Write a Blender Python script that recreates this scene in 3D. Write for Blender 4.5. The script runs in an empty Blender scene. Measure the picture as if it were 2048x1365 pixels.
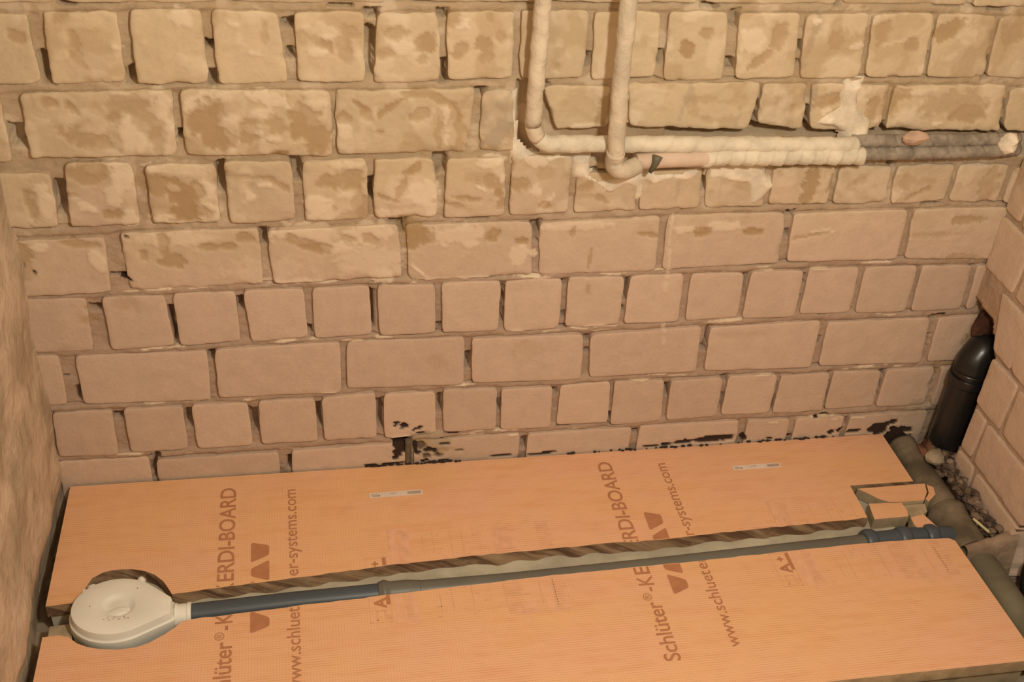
import bpy, bmesh, math, random
import numpy as np
from mathutils import Matrix, Vector
random.seed(7)
SC = bpy.context.scene
COL = SC.collection

# ------------------------------------------------------------ camera, light, exposure
cam = bpy.data.cameras.new('camera'); cam_o = bpy.data.objects.new('camera', cam); COL.objects.link(cam_o)
cam.sensor_width = 36; cam.lens = 40.346; cam.clip_start = .01
_m = Matrix.Identity(4)
for i, r in enumerate(((0.982737, 0.044969, -0.179458), (-0.171858, 0.58105, -0.795516), (0.068501, 0.812625, 0.578747))):
    for j, c in enumerate(r): _m[i][j] = c
_m.translation = Vector((0.7345, -1.8028, 1.6957))
cam_o.matrix_world = _m
SC.camera = cam_o

world = bpy.data.worlds.new('world'); SC.world = world; world.use_nodes = True
world.node_tree.nodes['Background'].inputs[0].default_value = (1, .78, .5, 1)
world.node_tree.nodes['Background'].inputs[1].default_value = .02

def lamp(name, loc, power, radius, col):
    l = bpy.data.lights.new(name, 'POINT'); l.energy = power; l.shadow_soft_size = radius; l.color = col
    o = bpy.data.objects.new(name, l); o.location = loc; COL.objects.link(o); return o
lamp('ceiling_bulb', (1.22, -1.45, 1.74), 63, .06, (1, .955, .80))
SC.view_settings.view_transform = 'Standard'; SC.view_settings.look = 'None'
SC.view_settings.gamma = 1; SC.view_settings.use_curve_mapping = False
SC.view_settings.exposure = 0.0

# ------------------------------------------------------------ measured masonry, millimetres on the wall (x, height)
# BRICKS: course, then corners TL TR BR BL; STAINS_SHADE: kind (b brown, p pale, n black, g grey; some paint in niche shade), x, z, rx, rz, tilt, strength; PITS: open joints
BRICKS=[
(0,161,1170,388,1170,388,1058,161,1058),(0,400,1172,630,1172,630,1060,400,1060),(0,642,1173,888,1173,888,1061,642,1061),(0,900,1177,1147,1177,1147,1065,900,1065),(0,1159,1178,1409,1178,1409,1066,1159,1066),
(0,1421,1177,1659,1177,1659,1065,1421,1065),(0,1671,1178,1904,1178,1904,1066,1671,1066),(0,1916,1176,2139,1176,2139,1064,1916,1064),(-1,206,1303,320,1303,320,1191,206,1191),(-1,332,1303,446,1303,446,1191,332,1191),
(-1,459,1303,573,1303,573,1191,459,1191),(-1,586,1303,700,1303,700,1191,586,1191),(-1,712,1303,826,1303,826,1191,712,1191),(-1,838,1303,952,1303,952,1191,838,1191),(-1,965,1303,1079,1303,1079,1191,965,1191),
(-1,1092,1303,1205,1303,1205,1191,1092,1191),(-1,1218,1303,1332,1303,1332,1191,1218,1191),(-1,1344,1303,1458,1303,1458,1191,1344,1191),(-1,1471,1303,1585,1303,1585,1191,1471,1191),(-1,1598,1303,1712,1303,1712,1191,1598,1191),
(-1,1724,1303,1838,1303,1838,1191,1724,1191),(-1,1850,1303,1965,1303,1965,1191,1850,1191),(-1,1977,1303,2091,1303,2091,1191,1977,1191),(-1,2104,1303,2218,1303,2218,1191,2104,1191),(-1,2230,1303,2344,1303,2344,1191,2230,1191),
(-1,2356,1303,2471,1303,2471,1191,2356,1191),(1,292,1040,345,1039,348,927,271,926),(1,367,1043,477,1043,476,929,363,925),(1,494,1047,603,1049,604,928,494,926),(1,618,1049,719,1046,731,928,620,925),
(1,743,1044,854,1048,856,929,748,928),(1,876,1044,974,1046,981,929,869,927),(1,988,1047,1099,1050,1104,935,993,931),(1,1111,1051,1224,1052,1227,935,1116,932),(1,1235,1049,1349,1050,1354,934,1241,931),
(1,1364,1051,1466,1051,1479,930,1371,928),(1,1488,1048,1597,1050,1612,933,1502,930),(1,1610,1047,1725,1051,1734,933,1623,930),(1,1734,1049,1847,1052,1859,934,1747,933),(1,1856,1050,1969,1048,1982,930,1868,932),
(1,1977,1045,2106,1045,2124,928,1989,932),(1,2113,1045,2182,1046,2195,927,2129,931),(2,234,916,282,907,283,793,223,791),(2,312,911,546,915,544,799,311,797),(2,557,917,799,912,799,794,558,799),
(2,807,912,1043,915,1031,797,809,797),(2,1055,911,1106,910,1118,797,1054,798),(2,1159,919,1277,919,1281,841,1187,839),(2,1308,922,1551,922,1547,833,1321,842),(2,1558,920,1640,920,1650,833,1560,846),
(2,1651,920,1804,919,1805,830,1663,833),(2,1812,916,2033,918,2051,823,1814,831),(2,2046,908,2183,914,2200,822,2059,824),(3,220,775,336,769,336,668,213,668),(3,361,789,468,787,470,671,354,667),
(3,489,785,602,783,603,670,490,670),(3,617,785,729,784,733,668,620,666),(3,748,782,857,788,861,668,749,666),(3,870,786,975,786,985,671,870,669),(3,998,786,1102,784,1108,669,996,667),
(3,1113,789,1223,788,1226,671,1116,669),(3,1237,751,1350,748,1356,671,1236,669),(3,1359,751,1471,758,1481,673,1362,673),(3,1480,758,1597,757,1608,673,1491,673),(3,1611,757,1735,756,1738,677,1618,675),
(3,1745,756,1851,754,1857,674,1749,675),(3,1863,754,1983,755,1983,675,1869,672),(3,1992,755,2101,751,2101,668,1993,673),(3,2114,747,2212,745,2204,665,2110,668),(4,247,643,407,646,404,533,250,529),
(4,432,652,667,655,669,538,436,535),(4,681,651,912,655,923,544,688,539),(4,927,654,1159,653,1170,538,936,534),(4,1175,650,1406,656,1414,536,1183,537),(4,1422,658,1656,658,1667,544,1427,539),
(4,1674,656,1911,659,1918,544,1681,547),(4,1925,658,2150,658,2154,537,1936,545),(5,247,522,359,520,355,404,250,406),(5,385,523,493,521,501,410,388,406),(5,507,523,618,523,621,411,511,407),
(5,632,525,740,525,746,416,640,410),(5,757,525,862,526,865,416,758,411),(5,876,527,984,524,988,413,881,411),(5,997,528,1109,527,1111,413,1001,413),(5,1119,526,1230,528,1232,409,1124,408),
(5,1241,529,1353,526,1355,415,1246,414),(5,1365,526,1474,527,1480,412,1366,414),(5,1490,525,1599,524,1605,417,1494,414),(5,1613,526,1724,525,1729,413,1615,414),(5,1736,527,1844,527,1850,417,1739,418),
(5,1857,526,1972,526,1976,413,1862,415),(5,1982,525,2094,523,2102,414,1988,413),(5,2106,522,2159,523,2168,415,2113,413),(6,244,399,293,396,293,281,245,284),(6,321,394,558,393,555,275,322,281),
(6,571,396,805,401,806,279,570,282),(6,819,400,1046,398,1049,281,816,287),(6,1061,395,1285,393,1292,280,1066,286),(6,1301,390,1531,399,1538,285,1309,284),(6,1552,394,1791,399,1795,278,1557,284),
(6,1808,394,2039,395,2050,276,1813,282),(6,2059,394,2163,395,2173,278,2066,278),(7,261,264,370,265,369,151,258,154),(7,391,265,501,264,502,156,392,154),(7,517,265,624,264,628,155,520,155),
(7,644,267,754,266,756,156,645,156),(7,767,267,873,273,875,156,770,157),(7,889,267,992,267,997,158,891,152),(7,1008,270,1119,267,1122,158,1013,159),(7,1128,264,1235,264,1238,156,1133,157),
(7,1251,265,1357,269,1363,158,1252,160),(7,1366,267,1474,266,1481,154,1371,151),(7,1488,263,1602,265,1604,160,1492,156),(7,1615,266,1725,264,1726,158,1615,161),(7,1734,259,1844,261,1851,156,1735,157),
(7,1854,261,1967,258,1971,160,1857,158),(7,1978,260,2092,262,2095,156,1978,157),(7,2109,259,2209,257,2220,150,2113,152),(8,251,140,424,139,424,21,251,22),(8,437,131,677,132,677,14,437,13),
(8,702,134,935,137,935,19,702,16),(8,953,137,1176,143,1176,25,953,19),(8,1193,141,1420,141,1420,23,1193,23),(8,1437,143,1664,142,1664,24,1437,25),(8,1682,142,1781,139,1781,21,1682,24),
(8,1797,138,1911,137,1911,19,1797,20),(8,1924,136,2113,136,2113,18,1924,18),]
STAINS_SHADE=[
('b',324,1004,14,9,-30,1),('b',392,1035,11,9,0,1),('b',409,992,7,24,10,1),('b',410,964,7,21,35,1),('b',697,1012,6,24,0,0.6),('b',782,998,16,9,-30,1),('b',799,989,5,14,20,1),('b',828,992,6,17,0,1),
('b',354,897,16,10,-20,1),('b',388,885,19,7,-45,1),('b',477,893,38,17,10,0.8),('b',447,867,13,7,0,1),('b',402,831,42,17,-20,1),('b',513,826,13,28,0,0.8),('b',593,862,26,38,-30,1.2),
('b',612,825,32,21,0,1.2),('b',661,843,16,28,-20,1),('b',706,848,19,21,0,0.8),('b',758,854,29,45,25,1.2),('b',776,819,26,24,0,1.2),('b',715,801,22,7,20,1.4),('b',821,863,13,10,0,1),
('b',399,768,35,17,0,1),('b',366,730,16,5,-15,1),('b',297,709,10,34,0,1),('b',425,692,16,10,0,1.2),('b',506,743,29,21,-20,1.2),('b',544,726,35,28,-30,1.4),('b',550,695,32,14,0,1.4),
('b',661,756,35,4,-5,1),('b',712,738,19,6,-35,1),('b',804,743,29,17,0,1),('b',546,679,26,4,0,1.4),('p',568,1036,22,12,-30,1),('p',651,1026,13,5,-10,1),('p',683,978,11,4,-5,1),('p',472,986,10,4,0,1),
('p',433,943,13,5,0,1),('p',788,1015,26,15,0,1),('p',778,981,19,7,0,1),('p',525,893,19,24,0,1),('p',468,839,13,31,0,1),('p',538,832,10,31,0,1),('p',488,823,10,21,0,1),('p',421,855,19,21,0,0.5),
('p',587,896,29,14,20,1),('p',632,865,16,10,0,1),('p',629,904,19,10,0,1),('p',698,901,29,12,-15,1),('p',677,873,26,10,0,1),('p',672,846,19,10,0,1),('p',773,891,22,7,0,1),('p',733,885,16,7,-20,1),
('p',693,811,19,10,0,1),('p',635,831,8,17,30,1),('p',705,829,16,10,0,1),('p',445,764,19,24,10,1),('p',432,729,13,21,0,1),('p',385,707,19,9,-20,1),('p',320,718,16,31,0,1),('p',454,681,13,21,0,1),
('p',502,776,19,7,-10,1),('p',531,738,13,7,-25,1.5),('p',588,698,19,14,-30,1),('p',506,680,22,10,0,1),('p',585,735,16,17,0,1),('p',681,741,13,4,0,1),('p',656,723,8,9,0,1),('p',773,703,26,17,10,1.2),
('p',815,712,19,10,0,1),('p',560,771,45,14,0,0.6),('p',788,682,29,12,0,1),('b',828,1015,19,10,-30,1),('b',822,989,13,21,0,0.7),('b',902,1013,26,12,0,1),('b',956,998,19,17,10,1.2),('b',892,978,16,9,0,1),
('b',951,969,10,9,0,1),('b',1000,1036,13,14,0,1),('b',1061,1039,6,9,0,1),('b',1079,1006,13,12,0,1),('b',1051,992,13,14,-30,1.2),('b',1014,984,14,17,-20,1),('b',1057,975,16,14,0,1),('b',1182,1022,19,34,0,0.4),
('b',1181,969,13,21,0,0.5),('b',1180,953,5,7,0,1),('b',846,887,19,4,-40,1.3),('b',857,872,8,17,30,1),('b',904,887,29,6,35,1.2),('b',947,907,29,9,0,1),('b',985,896,26,9,-20,1),('b',1009,873,10,24,20,1.3),
('b',948,868,16,12,0,1),('b',981,835,8,41,0,0.8),('b',1014,828,16,38,0,0.8),('b',881,837,4,4,0,1),('b',1229,887,38,28,0,0.4),('b',1273,874,13,31,0,1.2),('b',833,749,29,15,0,1),('b',847,694,16,24,0,1),
('b',938,767,19,9,30,1.2),('b',920,730,8,24,-20,1),('b',893,710,29,5,-20,1.3),('b',1080,733,22,15,-20,1),('b',1091,716,10,10,0,1.4),('b',1044,706,32,6,-5,1.2),('b',1014,693,19,5,-10,1),
('b',1098,694,10,14,0,1),('b',1131,732,22,12,-10,1),('b',1182,689,13,9,0,1.4),('b',1250,722,19,9,0,1),('b',1281,700,19,7,-30,1),('b',927,671,19,5,0,1.3),('p',1017,1026,16,9,0,1),('p',914,989,19,14,0,1),
('p',905,998,26,17,0,0.5),('p',995,870,16,17,0,1),('p',999,832,13,21,0,1),('p',820,844,13,17,0,1),('p',1234,842,19,7,0,1),('p',1325,860,13,14,0,1),('p',819,776,32,7,0,1),('p',823,702,22,21,0,1),
('p',954,716,29,24,0,1.2),('p',961,684,26,17,0,1),('p',890,681,16,9,0,1),('p',1072,778,35,9,0,1.3),('p',1065,725,13,4,-20,1.3),('p',1098,747,6,17,0,1),('p',1155,780,26,10,-15,1.3),('p',1160,721,16,10,-30,1),
('p',1184,696,19,5,50,1.3),('p',927,681,38,7,0,1),('g',1082,857,29,59,0,1.2),('g',1292,874,6,52,0,0.8),('b',1404,985,10,14,0,1.5),('b',1435,1013,13,9,0,1),('b',1567,1006,16,24,0,1),
('b',1541,965,29,9,40,1),('b',1567,1021,6,10,0,1),('b',1672,1003,13,28,0,1),('b',1757,1019,16,21,0,1),('b',1820,994,16,14,20,1),('b',1882,1019,29,17,30,1.2),('b',2011,1016,22,31,0,1),
('b',1707,893,29,12,0,1.3),('b',1676,884,19,14,0,1),('b',1706,856,16,14,0,1),('b',1780,873,16,21,0,1),('b',1807,879,14,28,0,1.2),('b',1929,881,74,28,0,0.6),('b',1830,899,16,14,0,1),
('b',1970,860,38,17,0,1),('b',1695,719,18,38,0,1.2),('b',1733,722,5,28,0,1.2),('b',1799,724,19,10,0,0.6),('b',1879,719,26,21,0,0.6),('b',1925,695,29,6,25,1),('b',2069,707,19,38,0,0.7),
('b',1622,876,5,7,0,1.3),('p',1525,999,26,24,30,1),('p',1703,1037,29,21,0,0.8),('p',1717,992,11,6,0,1.5),('p',1630,1036,10,5,0,1.5),('p',1791,1000,22,5,15,1),('p',1923,1007,19,17,0,0.6),
('p',1485,872,48,14,0,0.6),('p',1737,906,29,10,0,0.8),('p',1690,867,10,10,0,1.4),('p',1792,866,5,21,0,1),('p',1870,905,48,7,0,0.8),('p',1843,855,26,14,0,1),('p',1917,842,16,3,0,1.5),
('p',1875,693,16,14,0,1),('p',1748,866,19,31,0,1.2),('p',1850,949,10,7,0,1),('g',1416,882,6,38,-12,0.8),('g',1429,899,6,24,20,0.6),('g',1520,862,6,24,-12,0.8),('g',1587,884,4,28,0,0.8),
('g',1608,877,4,24,0,0.6),('g',1628,1003,7,62,-8,0.9),('g',1655,877,6,48,-3,1.2),('g',1514,712,3,21,0,0.8),('g',1430,715,3,24,0,0.6),('b',363,634,38,7,-10,1),('b',262,617,19,21,0,1.2),
('b',245,631,19,21,0,1),('b',466,608,9,10,0,1),('b',514,593,22,14,0,1.1),('b',590,619,29,9,0,1),('b',645,635,19,15,0,1.1),('b',503,629,10,21,0,1),('b',723,631,14,12,0,1),('b',755,617,29,10,-20,1.2),
('b',777,609,16,10,0,1),('b',425,506,19,24,0,0.5),('b',361,471,22,9,0,0.8),('b',367,497,13,10,0,1),('b',262,585,19,21,0,0.6),('p',298,629,19,10,0,1),('p',518,636,64,14,0,0.8),('p',554,638,48,10,0,0.6),
('p',756,642,70,17,0,0.9),('p',801,612,22,10,0,1),('p',722,541,48,6,0,1),('p',387,602,13,21,0,1),('p',677,569,64,28,0,0.4),('n',428,561,13,3,-25,1.5),('n',281,579,2,2,0,1.4),('n',264,594,3,3,0,1),
('n',441,645,3,2,0,1),('b',822,631,16,7,-20,1),('b',865,627,19,9,-15,1.2),('b',947,632,32,21,-25,1.7),('b',938,611,16,9,0,1.6),('b',1087,627,19,17,30,1.5),('b',1139,613,16,7,0,1.4),
('b',1240,626,6,14,0,1),('b',1385,618,19,5,-10,1.2),('b',1280,564,3,21,0,1),('b',1281,494,3,21,-8,1),('b',990,340,19,17,0,0.35),('b',1172,364,29,21,0,0.35),('p',859,638,48,21,0,0.9),
('p',1029,629,64,21,0,0.8),('p',1049,612,22,9,0,1),('p',881,546,19,17,0,1),('p',865,584,64,34,0,0.6),('p',1138,581,16,24,0,0.9),('p',1248,641,64,9,0,0.8),('p',1026,536,80,3,0,1.4),('p',1293,412,48,3,5,1.6),
('p',1172,580,6,7,0,1.6),('p',955,554,19,3,-45,1.4),('b',1493,622,16,9,0,1.4),('b',1595,618,19,7,0,1.4),('b',1721,607,32,3,10,1),('b',2045,632,48,10,0,1),('b',1981,598,64,7,0,0.5),('b',1625,373,48,7,0,0.3),
('b',2056,539,48,14,0,0.6),('p',1458,627,32,7,0,1),('p',1540,632,32,9,0,1),('p',1738,614,26,5,0,1),('p',1581,409,48,3,5,1.2),('p',2216,238,13,14,0,0.8),('g',2097,148,48,21,0,0.9),('g',2177,97,48,21,0,1.2),
('g',2060,131,26,10,0,0.6),('p',1431,650,3,14,0,0.8),('p',1432,626,3,14,0,0.8),('p',1434,601,3,14,0,0.8),('p',1436,577,3,14,0,0.8),('p',1438,552,3,14,0,0.8),('p',1440,527,3,14,0,0.8),
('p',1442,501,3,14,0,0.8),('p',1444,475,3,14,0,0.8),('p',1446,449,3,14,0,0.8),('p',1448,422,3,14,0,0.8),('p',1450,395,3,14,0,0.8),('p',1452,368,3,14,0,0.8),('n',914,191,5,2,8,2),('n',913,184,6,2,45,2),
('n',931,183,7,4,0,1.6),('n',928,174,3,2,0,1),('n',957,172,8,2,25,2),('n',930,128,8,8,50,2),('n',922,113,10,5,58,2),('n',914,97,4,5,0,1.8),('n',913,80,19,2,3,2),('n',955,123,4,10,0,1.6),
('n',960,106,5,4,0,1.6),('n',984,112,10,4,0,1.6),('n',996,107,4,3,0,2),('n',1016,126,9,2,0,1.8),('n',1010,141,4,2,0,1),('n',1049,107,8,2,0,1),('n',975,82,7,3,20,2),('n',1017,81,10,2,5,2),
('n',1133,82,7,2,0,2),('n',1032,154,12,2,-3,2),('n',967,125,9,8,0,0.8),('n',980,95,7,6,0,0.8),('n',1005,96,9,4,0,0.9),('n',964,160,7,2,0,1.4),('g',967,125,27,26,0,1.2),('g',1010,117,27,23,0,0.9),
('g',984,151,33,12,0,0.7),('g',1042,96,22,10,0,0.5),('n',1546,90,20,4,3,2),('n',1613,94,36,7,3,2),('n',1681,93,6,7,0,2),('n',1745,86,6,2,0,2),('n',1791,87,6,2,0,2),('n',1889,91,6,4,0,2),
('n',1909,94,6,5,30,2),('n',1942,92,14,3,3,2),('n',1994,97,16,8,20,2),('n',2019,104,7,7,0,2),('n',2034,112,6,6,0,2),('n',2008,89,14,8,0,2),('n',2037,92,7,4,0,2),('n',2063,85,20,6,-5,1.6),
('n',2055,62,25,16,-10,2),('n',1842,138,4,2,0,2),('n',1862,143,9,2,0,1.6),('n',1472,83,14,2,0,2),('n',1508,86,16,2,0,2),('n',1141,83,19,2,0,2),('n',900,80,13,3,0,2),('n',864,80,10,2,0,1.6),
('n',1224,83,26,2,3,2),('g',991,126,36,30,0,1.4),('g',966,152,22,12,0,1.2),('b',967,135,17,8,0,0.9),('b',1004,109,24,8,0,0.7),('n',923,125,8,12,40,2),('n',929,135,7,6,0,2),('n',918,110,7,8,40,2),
('b',2159,354,27,25,0,1.5),('b',2147,324,16,17,0,0.9),('b',2061,396,11,6,30,1.2),('b',2097,224,5,27,-15,0.9),('b',2108,267,21,4,0,1.2),('n',2184,340,11,29,0,0.9),('n',2061,403,9,3,0,1.3),  # brown and black blobs beside the niche also paint in its shade
('p',760,538,20,2,0,1.4),('p',552,533,25,2,3,1.4),('p',1642,528,15,2,0,1.4),('p',943,528,11,2,-1,1.4),('p',1883,537,28,2,2,1.4),('p',1640,535,17,2,0,1.4),('p',1755,526,19,2,-2,1.4),
('p',1323,532,24,2,-1,1.4),('p',776,536,25,2,2,1.4),('p',436,530,17,2,2,1.4),('p',1169,534,27,2,0,1.4),('p',1081,535,16,2,2,1.4),('p',486,533,28,2,3,1.4),('p',1185,531,18,2,-1,1.4),
('p',1431,538,14,2,1,1.4),('p',1065,535,21,2,2,1.4),('p',884,406,18,2,-2,1.4),('p',499,403,26,2,1,1.4),('p',758,407,13,2,0,1.4),('p',447,402,10,2,3,1.4),('p',1941,405,18,2,-2,1.4),('p',836,401,28,2,0,1.4),
('p',1920,407,10,2,0,1.4),('p',689,405,12,2,-1,1.4),('p',1326,408,26,2,-2,1.4),('p',475,404,19,2,3,1.4),('p',1281,405,14,2,0,1.4),('p',714,410,9,2,2,1.4),('p',1322,398,27,2,-2,1.4),
('p',1150,409,9,2,-2,1.4),('p',1213,402,21,2,1,1.4),('p',702,408,22,2,0,1.4),('p',449,272,15,2,1,1.4),('p',1057,278,14,2,-2,1.4),('p',780,279,14,2,2,1.4),('p',1039,277,18,2,-2,1.4),
('p',1929,267,26,2,0,1.4),('p',1880,266,9,2,0,1.4),('p',533,272,26,2,3,1.4),('p',1922,271,23,2,2,1.4),('p',1418,268,24,2,-1,1.4),('p',1698,264,18,2,3,1.4),('p',1980,275,16,2,3,1.4),
('p',1461,278,27,2,-2,1.4),('p',2005,267,9,2,3,1.4),('p',1496,272,23,2,2,1.4),('p',1927,272,8,2,-1,1.4),('p',629,270,16,2,-2,1.4),('p',1742,131,15,2,0,1.4),('p',1869,139,27,2,0,1.4),
('p',1896,131,23,2,3,1.4),('p',1082,155,27,2,-2,1.4),('p',1291,145,12,2,-2,1.4),('p',501,140,8,2,0,1.4),('p',928,154,25,2,0,1.4),('p',698,136,20,2,-1,1.4),('p',1163,140,11,2,-2,1.4),
('p',1942,131,19,2,0,1.4),('p',1073,145,22,2,-2,1.4),('p',1874,140,17,2,3,1.4),('p',1149,152,25,2,-1,1.4),('p',1861,140,12,2,0,1.4),('p',1834,139,8,2,1,1.4),('p',388,149,25,2,-2,1.4),
]
PITS=[
(612,990,11,8),(735,1025,9,9),(737,975,6,9),(485,938,6,14),(611,934,6,14),(359,952,8,24),(298,835,13,21),(552,835,6,9),(346,724,8,31),(608,754,8,28),(737,764,9,24),(363,972,6,7),(404,1060,13,7),
(816,1055,16,3),(986,773,11,21),(862,981,8,38),(986,945,6,21),(1127,850,3,7),(1172,856,3,3),(1357,968,8,14),(1231,965,5,14),(1266,752,5,5),(1285,751,4,3),(1230,782,6,10),(1231,761,4,7),
(867,725,6,21),(981,1044,8,9),(1051,907,8,8),(866,1044,11,9),(912,661,14,9),(1057,663,16,3),(1407,763,7,4),(1170,642,6,14),(1329,831,13,9),(1483,1039,6,14),(1609,989,7,10),(1854,968,6,9),
(1492,956,10,10),(1990,948,5,21),(1610,959,5,6),(1551,868,8,21),(1653,853,6,21),(1416,823,13,6),(1593,824,26,6),(1667,823,32,8),(1718,824,19,5),(1821,824,16,7),(1851,827,29,6),(1912,823,16,6),
(1961,824,26,6),(2087,822,26,5),(1481,720,5,14),(1504,763,7,5),(1549,762,3,5),(1851,752,8,9),(1435,1058,13,5),(1972,1059,19,6),(1668,655,6,7),(2054,873,6,10),(1664,1064,3,7),(1956,668,16,3),
(1769,786,13,3),(1810,789,26,3),(675,634,6,17),(498,464,5,31),(501,433,5,21),(626,493,5,15),(749,428,4,10),(565,378,6,10),(380,245,10,8),(510,227,7,21),(633,213,7,31),(761,221,5,31),
(316,304,4,17),(298,346,3,3),(420,565,13,3),(373,497,10,7),(439,120,5,24),(432,103,6,10),(435,115,8,9),(440,96,6,15),(700,97,3,17),(429,138,3,5),(865,470,4,48),(1114,477,4,38),(1115,441,6,14),
(1233,512,4,7),(1239,435,4,10),(1362,494,4,24),(1358,446,4,7),(1295,378,4,10),(1297,348,3,5),(880,226,6,24),(884,194,5,21),(1485,234,4,17),(1365,172,3,10),(1188,110,5,17),(1430,124,6,7),
(1167,632,6,21),(918,651,6,17),(994,423,4,7),(1055,336,4,21),(1242,246,4,10),(1004,231,4,21),(1125,217,3,14),(1269,154,13,3),(1241,410,6,3),(1604,488,4,28),(1728,499,3,14),(1728,445,4,14),
(1848,422,3,3),(1971,492,4,7),(1971,437,4,7),(2100,440,5,10),(2098,517,3,3),(2051,394,6,7),(2050,332,4,17),(1796,346,6,10),(1543,340,7,9),(1551,372,3,21),(1671,608,4,10),(1609,258,4,9),
(1609,193,3,21),(1731,184,3,17),(1847,209,4,24),(1970,215,4,28),(1973,248,4,10),(2094,226,5,24),(1923,116,3,10),(1800,418,16,3),(1954,417,6,3),(1843,257,3,7),]

# ------------------------------------------------------------ helpers
def link(o, parent=None):
    COL.objects.link(o)
    if parent is not None: o.parent = parent
    return o
def mesh_obj(name, verts, faces, mats, parent=None, smooth=False, fmat=None):
    """one mesh object; verts are world coordinates, stored relative to the parent thing"""
    off = Vector((0, 0, 0))
    q = parent
    while q is not None:
        off += Vector(q.location); q = q.parent
    v = np.asarray(verts, dtype=np.float64).reshape(-1, 3) - np.array(off)
    me = bpy.data.meshes.new(name)
    me.from_pydata(v.tolist(), [], [tuple(int(i) for i in f) for f in faces])
    for m in (mats if isinstance(mats, (list, tuple)) else [mats]): me.materials.append(m)
    if fmat is not None: me.polygons.foreach_set('material_index', list(fmat))
    if smooth: me.polygons.foreach_set('use_smooth', [True] * len(me.polygons))
    me.validate(); me.update()
    return link(bpy.data.objects.new(name, me), parent)
def thing(name, label, cat, loc, group=None):
    o = link(bpy.data.objects.new(name, None)); o.location = loc
    o.empty_display_size = .05
    o['label'] = label; o['category'] = cat
    if group: o['group'] = group
    return o
def tag(o, label, cat, group=None):
    o['label'] = label; o['category'] = cat
    if group: o['group'] = group
    return o
def struct(o): o['kind'] = 'structure'; return o

def _h(i, j, k):
    n = (i * 374761393 + j * 668265263 + k * 2147483647) & 0xffffffff
    n = ((n ^ (n >> 13)) * 1274126177) & 0xffffffff
    n = (n ^ (n >> 16)) & 0xffff
    return n / 65535.0
def vn(x, y, z):
    x, y, z = np.broadcast_arrays(np.asarray(x, float), np.asarray(y, float), np.asarray(z, float))
    i, j, k = (np.floor(a).astype(np.int64) for a in (x, y, z))
    fx, fy, fz = x - i, y - j, z - k
    fx, fy, fz = (f * f * (3 - 2 * f) for f in (fx, fy, fz))
    r = 0
    for a in (0, 1):
        for b in (0, 1):
            for c in (0, 1):
                r = r + _h(i + a, j + b, k + c) * (fx if a else 1 - fx) * (fy if b else 1 - fy) * (fz if c else 1 - fz)
    return r * 2 - 1
def fbm(x, y, z, s, o=3):
    r = 0; a = 1; t = 0
    for q in range(o):
        r = r + a * vn(np.asarray(x) * s + 31.7 * q, np.asarray(y) * s + 7.1 * q, np.asarray(z) * s); t += a; a *= .5; s *= 2.1
    return r / t
def sstep(a, b, x):
    t = np.clip((x - a) / (b - a), 0, 1); return t * t * (3 - 2 * t)

# ------------------------------------------------------------ materials
def newmat(name):
    m = bpy.data.materials.new(name); m.use_nodes = True
    nt = m.node_tree; bs = nt.nodes['Principled BSDF']
    return m, nt, bs
class NB:
    def __init__(s, nt): s.nt = nt
    def n(s, t, **k):
        o = s.nt.nodes.new(t)
        for a, b in k.items(): setattr(o, a, b)
        return o
    def l(s, a, b): s.nt.links.new(a, b)
    def pos(s): return s.n('ShaderNodeNewGeometry').outputs['Position']
    def noise(s, vec, scale, detail=4, rough=.55, stretch=None):
        if stretch:
            mp = s.n('ShaderNodeMapping'); mp.inputs['Scale'].default_value = stretch; s.l(vec, mp.inputs[0]); vec = mp.outputs[0]
        o = s.n('ShaderNodeTexNoise'); o.inputs['Scale'].default_value = scale; o.inputs['Detail'].default_value = detail
        o.inputs['Roughness'].default_value = rough; s.l(vec, o.inputs['Vector']); return o.outputs['Fac']
    def ramp(s, f, a, b, c0=0, c1=1):
        o = s.n('ShaderNodeMapRange'); o.interpolation_type = 'SMOOTHSTEP'
        for i, v in zip((1, 2, 3, 4), (a, b, c0, c1)): o.inputs[i].default_value = v
        s.l(f, o.inputs[0]); return o.outputs[0]
    def math(s, op, a, b=None, clamp=False):
        o = s.n('ShaderNodeMath', operation=op); o.use_clamp = clamp
        for i, v in enumerate((a, b)):
            if v is None: continue
            if isinstance(v, (int, float)): o.inputs[i].default_value = v
            else: s.l(v, o.inputs[i])
        return o.outputs[0]
    def mix(s, f, a, b):
        o = s.n('ShaderNodeMix', data_type='RGBA')
        if isinstance(f, (int, float)): o.inputs[0].default_value = f
        else: s.l(f, o.inputs[0])
        for i, v in ((6, a), (7, b)):
            if isinstance(v, tuple): o.inputs[i].default_value = v + (1,)
            else: s.l(v, o.inputs[i])
        return o.outputs[2]
    def bump(s, h, strength, dist, bs):
        o = s.n('ShaderNodeBump'); o.inputs['Strength'].default_value = strength; o.inputs['Distance'].default_value = dist
        s.l(h, o.inputs['Height']); s.l(o.outputs[0], bs.inputs['Normal'])
def simple(name, col, rough=.8, var=.12, scale=30, bump=.3, bscale=150, dist=.002, spec=.3, col2=None, stretch=None):
    m, nt, bs = newmat(name); b = NB(nt); p = b.pos()
    c2 = col2 or tuple(c * (1 - 2 * var) for c in col)
    c1 = tuple(min(1, c * (1 + var)) for c in col)
    f = b.ramp(b.noise(p, scale, 5, stretch=stretch), .35, .65)
    b.l(b.mix(f, c1, c2), bs.inputs['Base Color'])
    bs.inputs['Roughness'].default_value = rough; bs.inputs['Specular IOR Level'].default_value = spec
    if bump: b.bump(b.noise(p, bscale, 4), bump, dist, bs)
    return m
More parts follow.
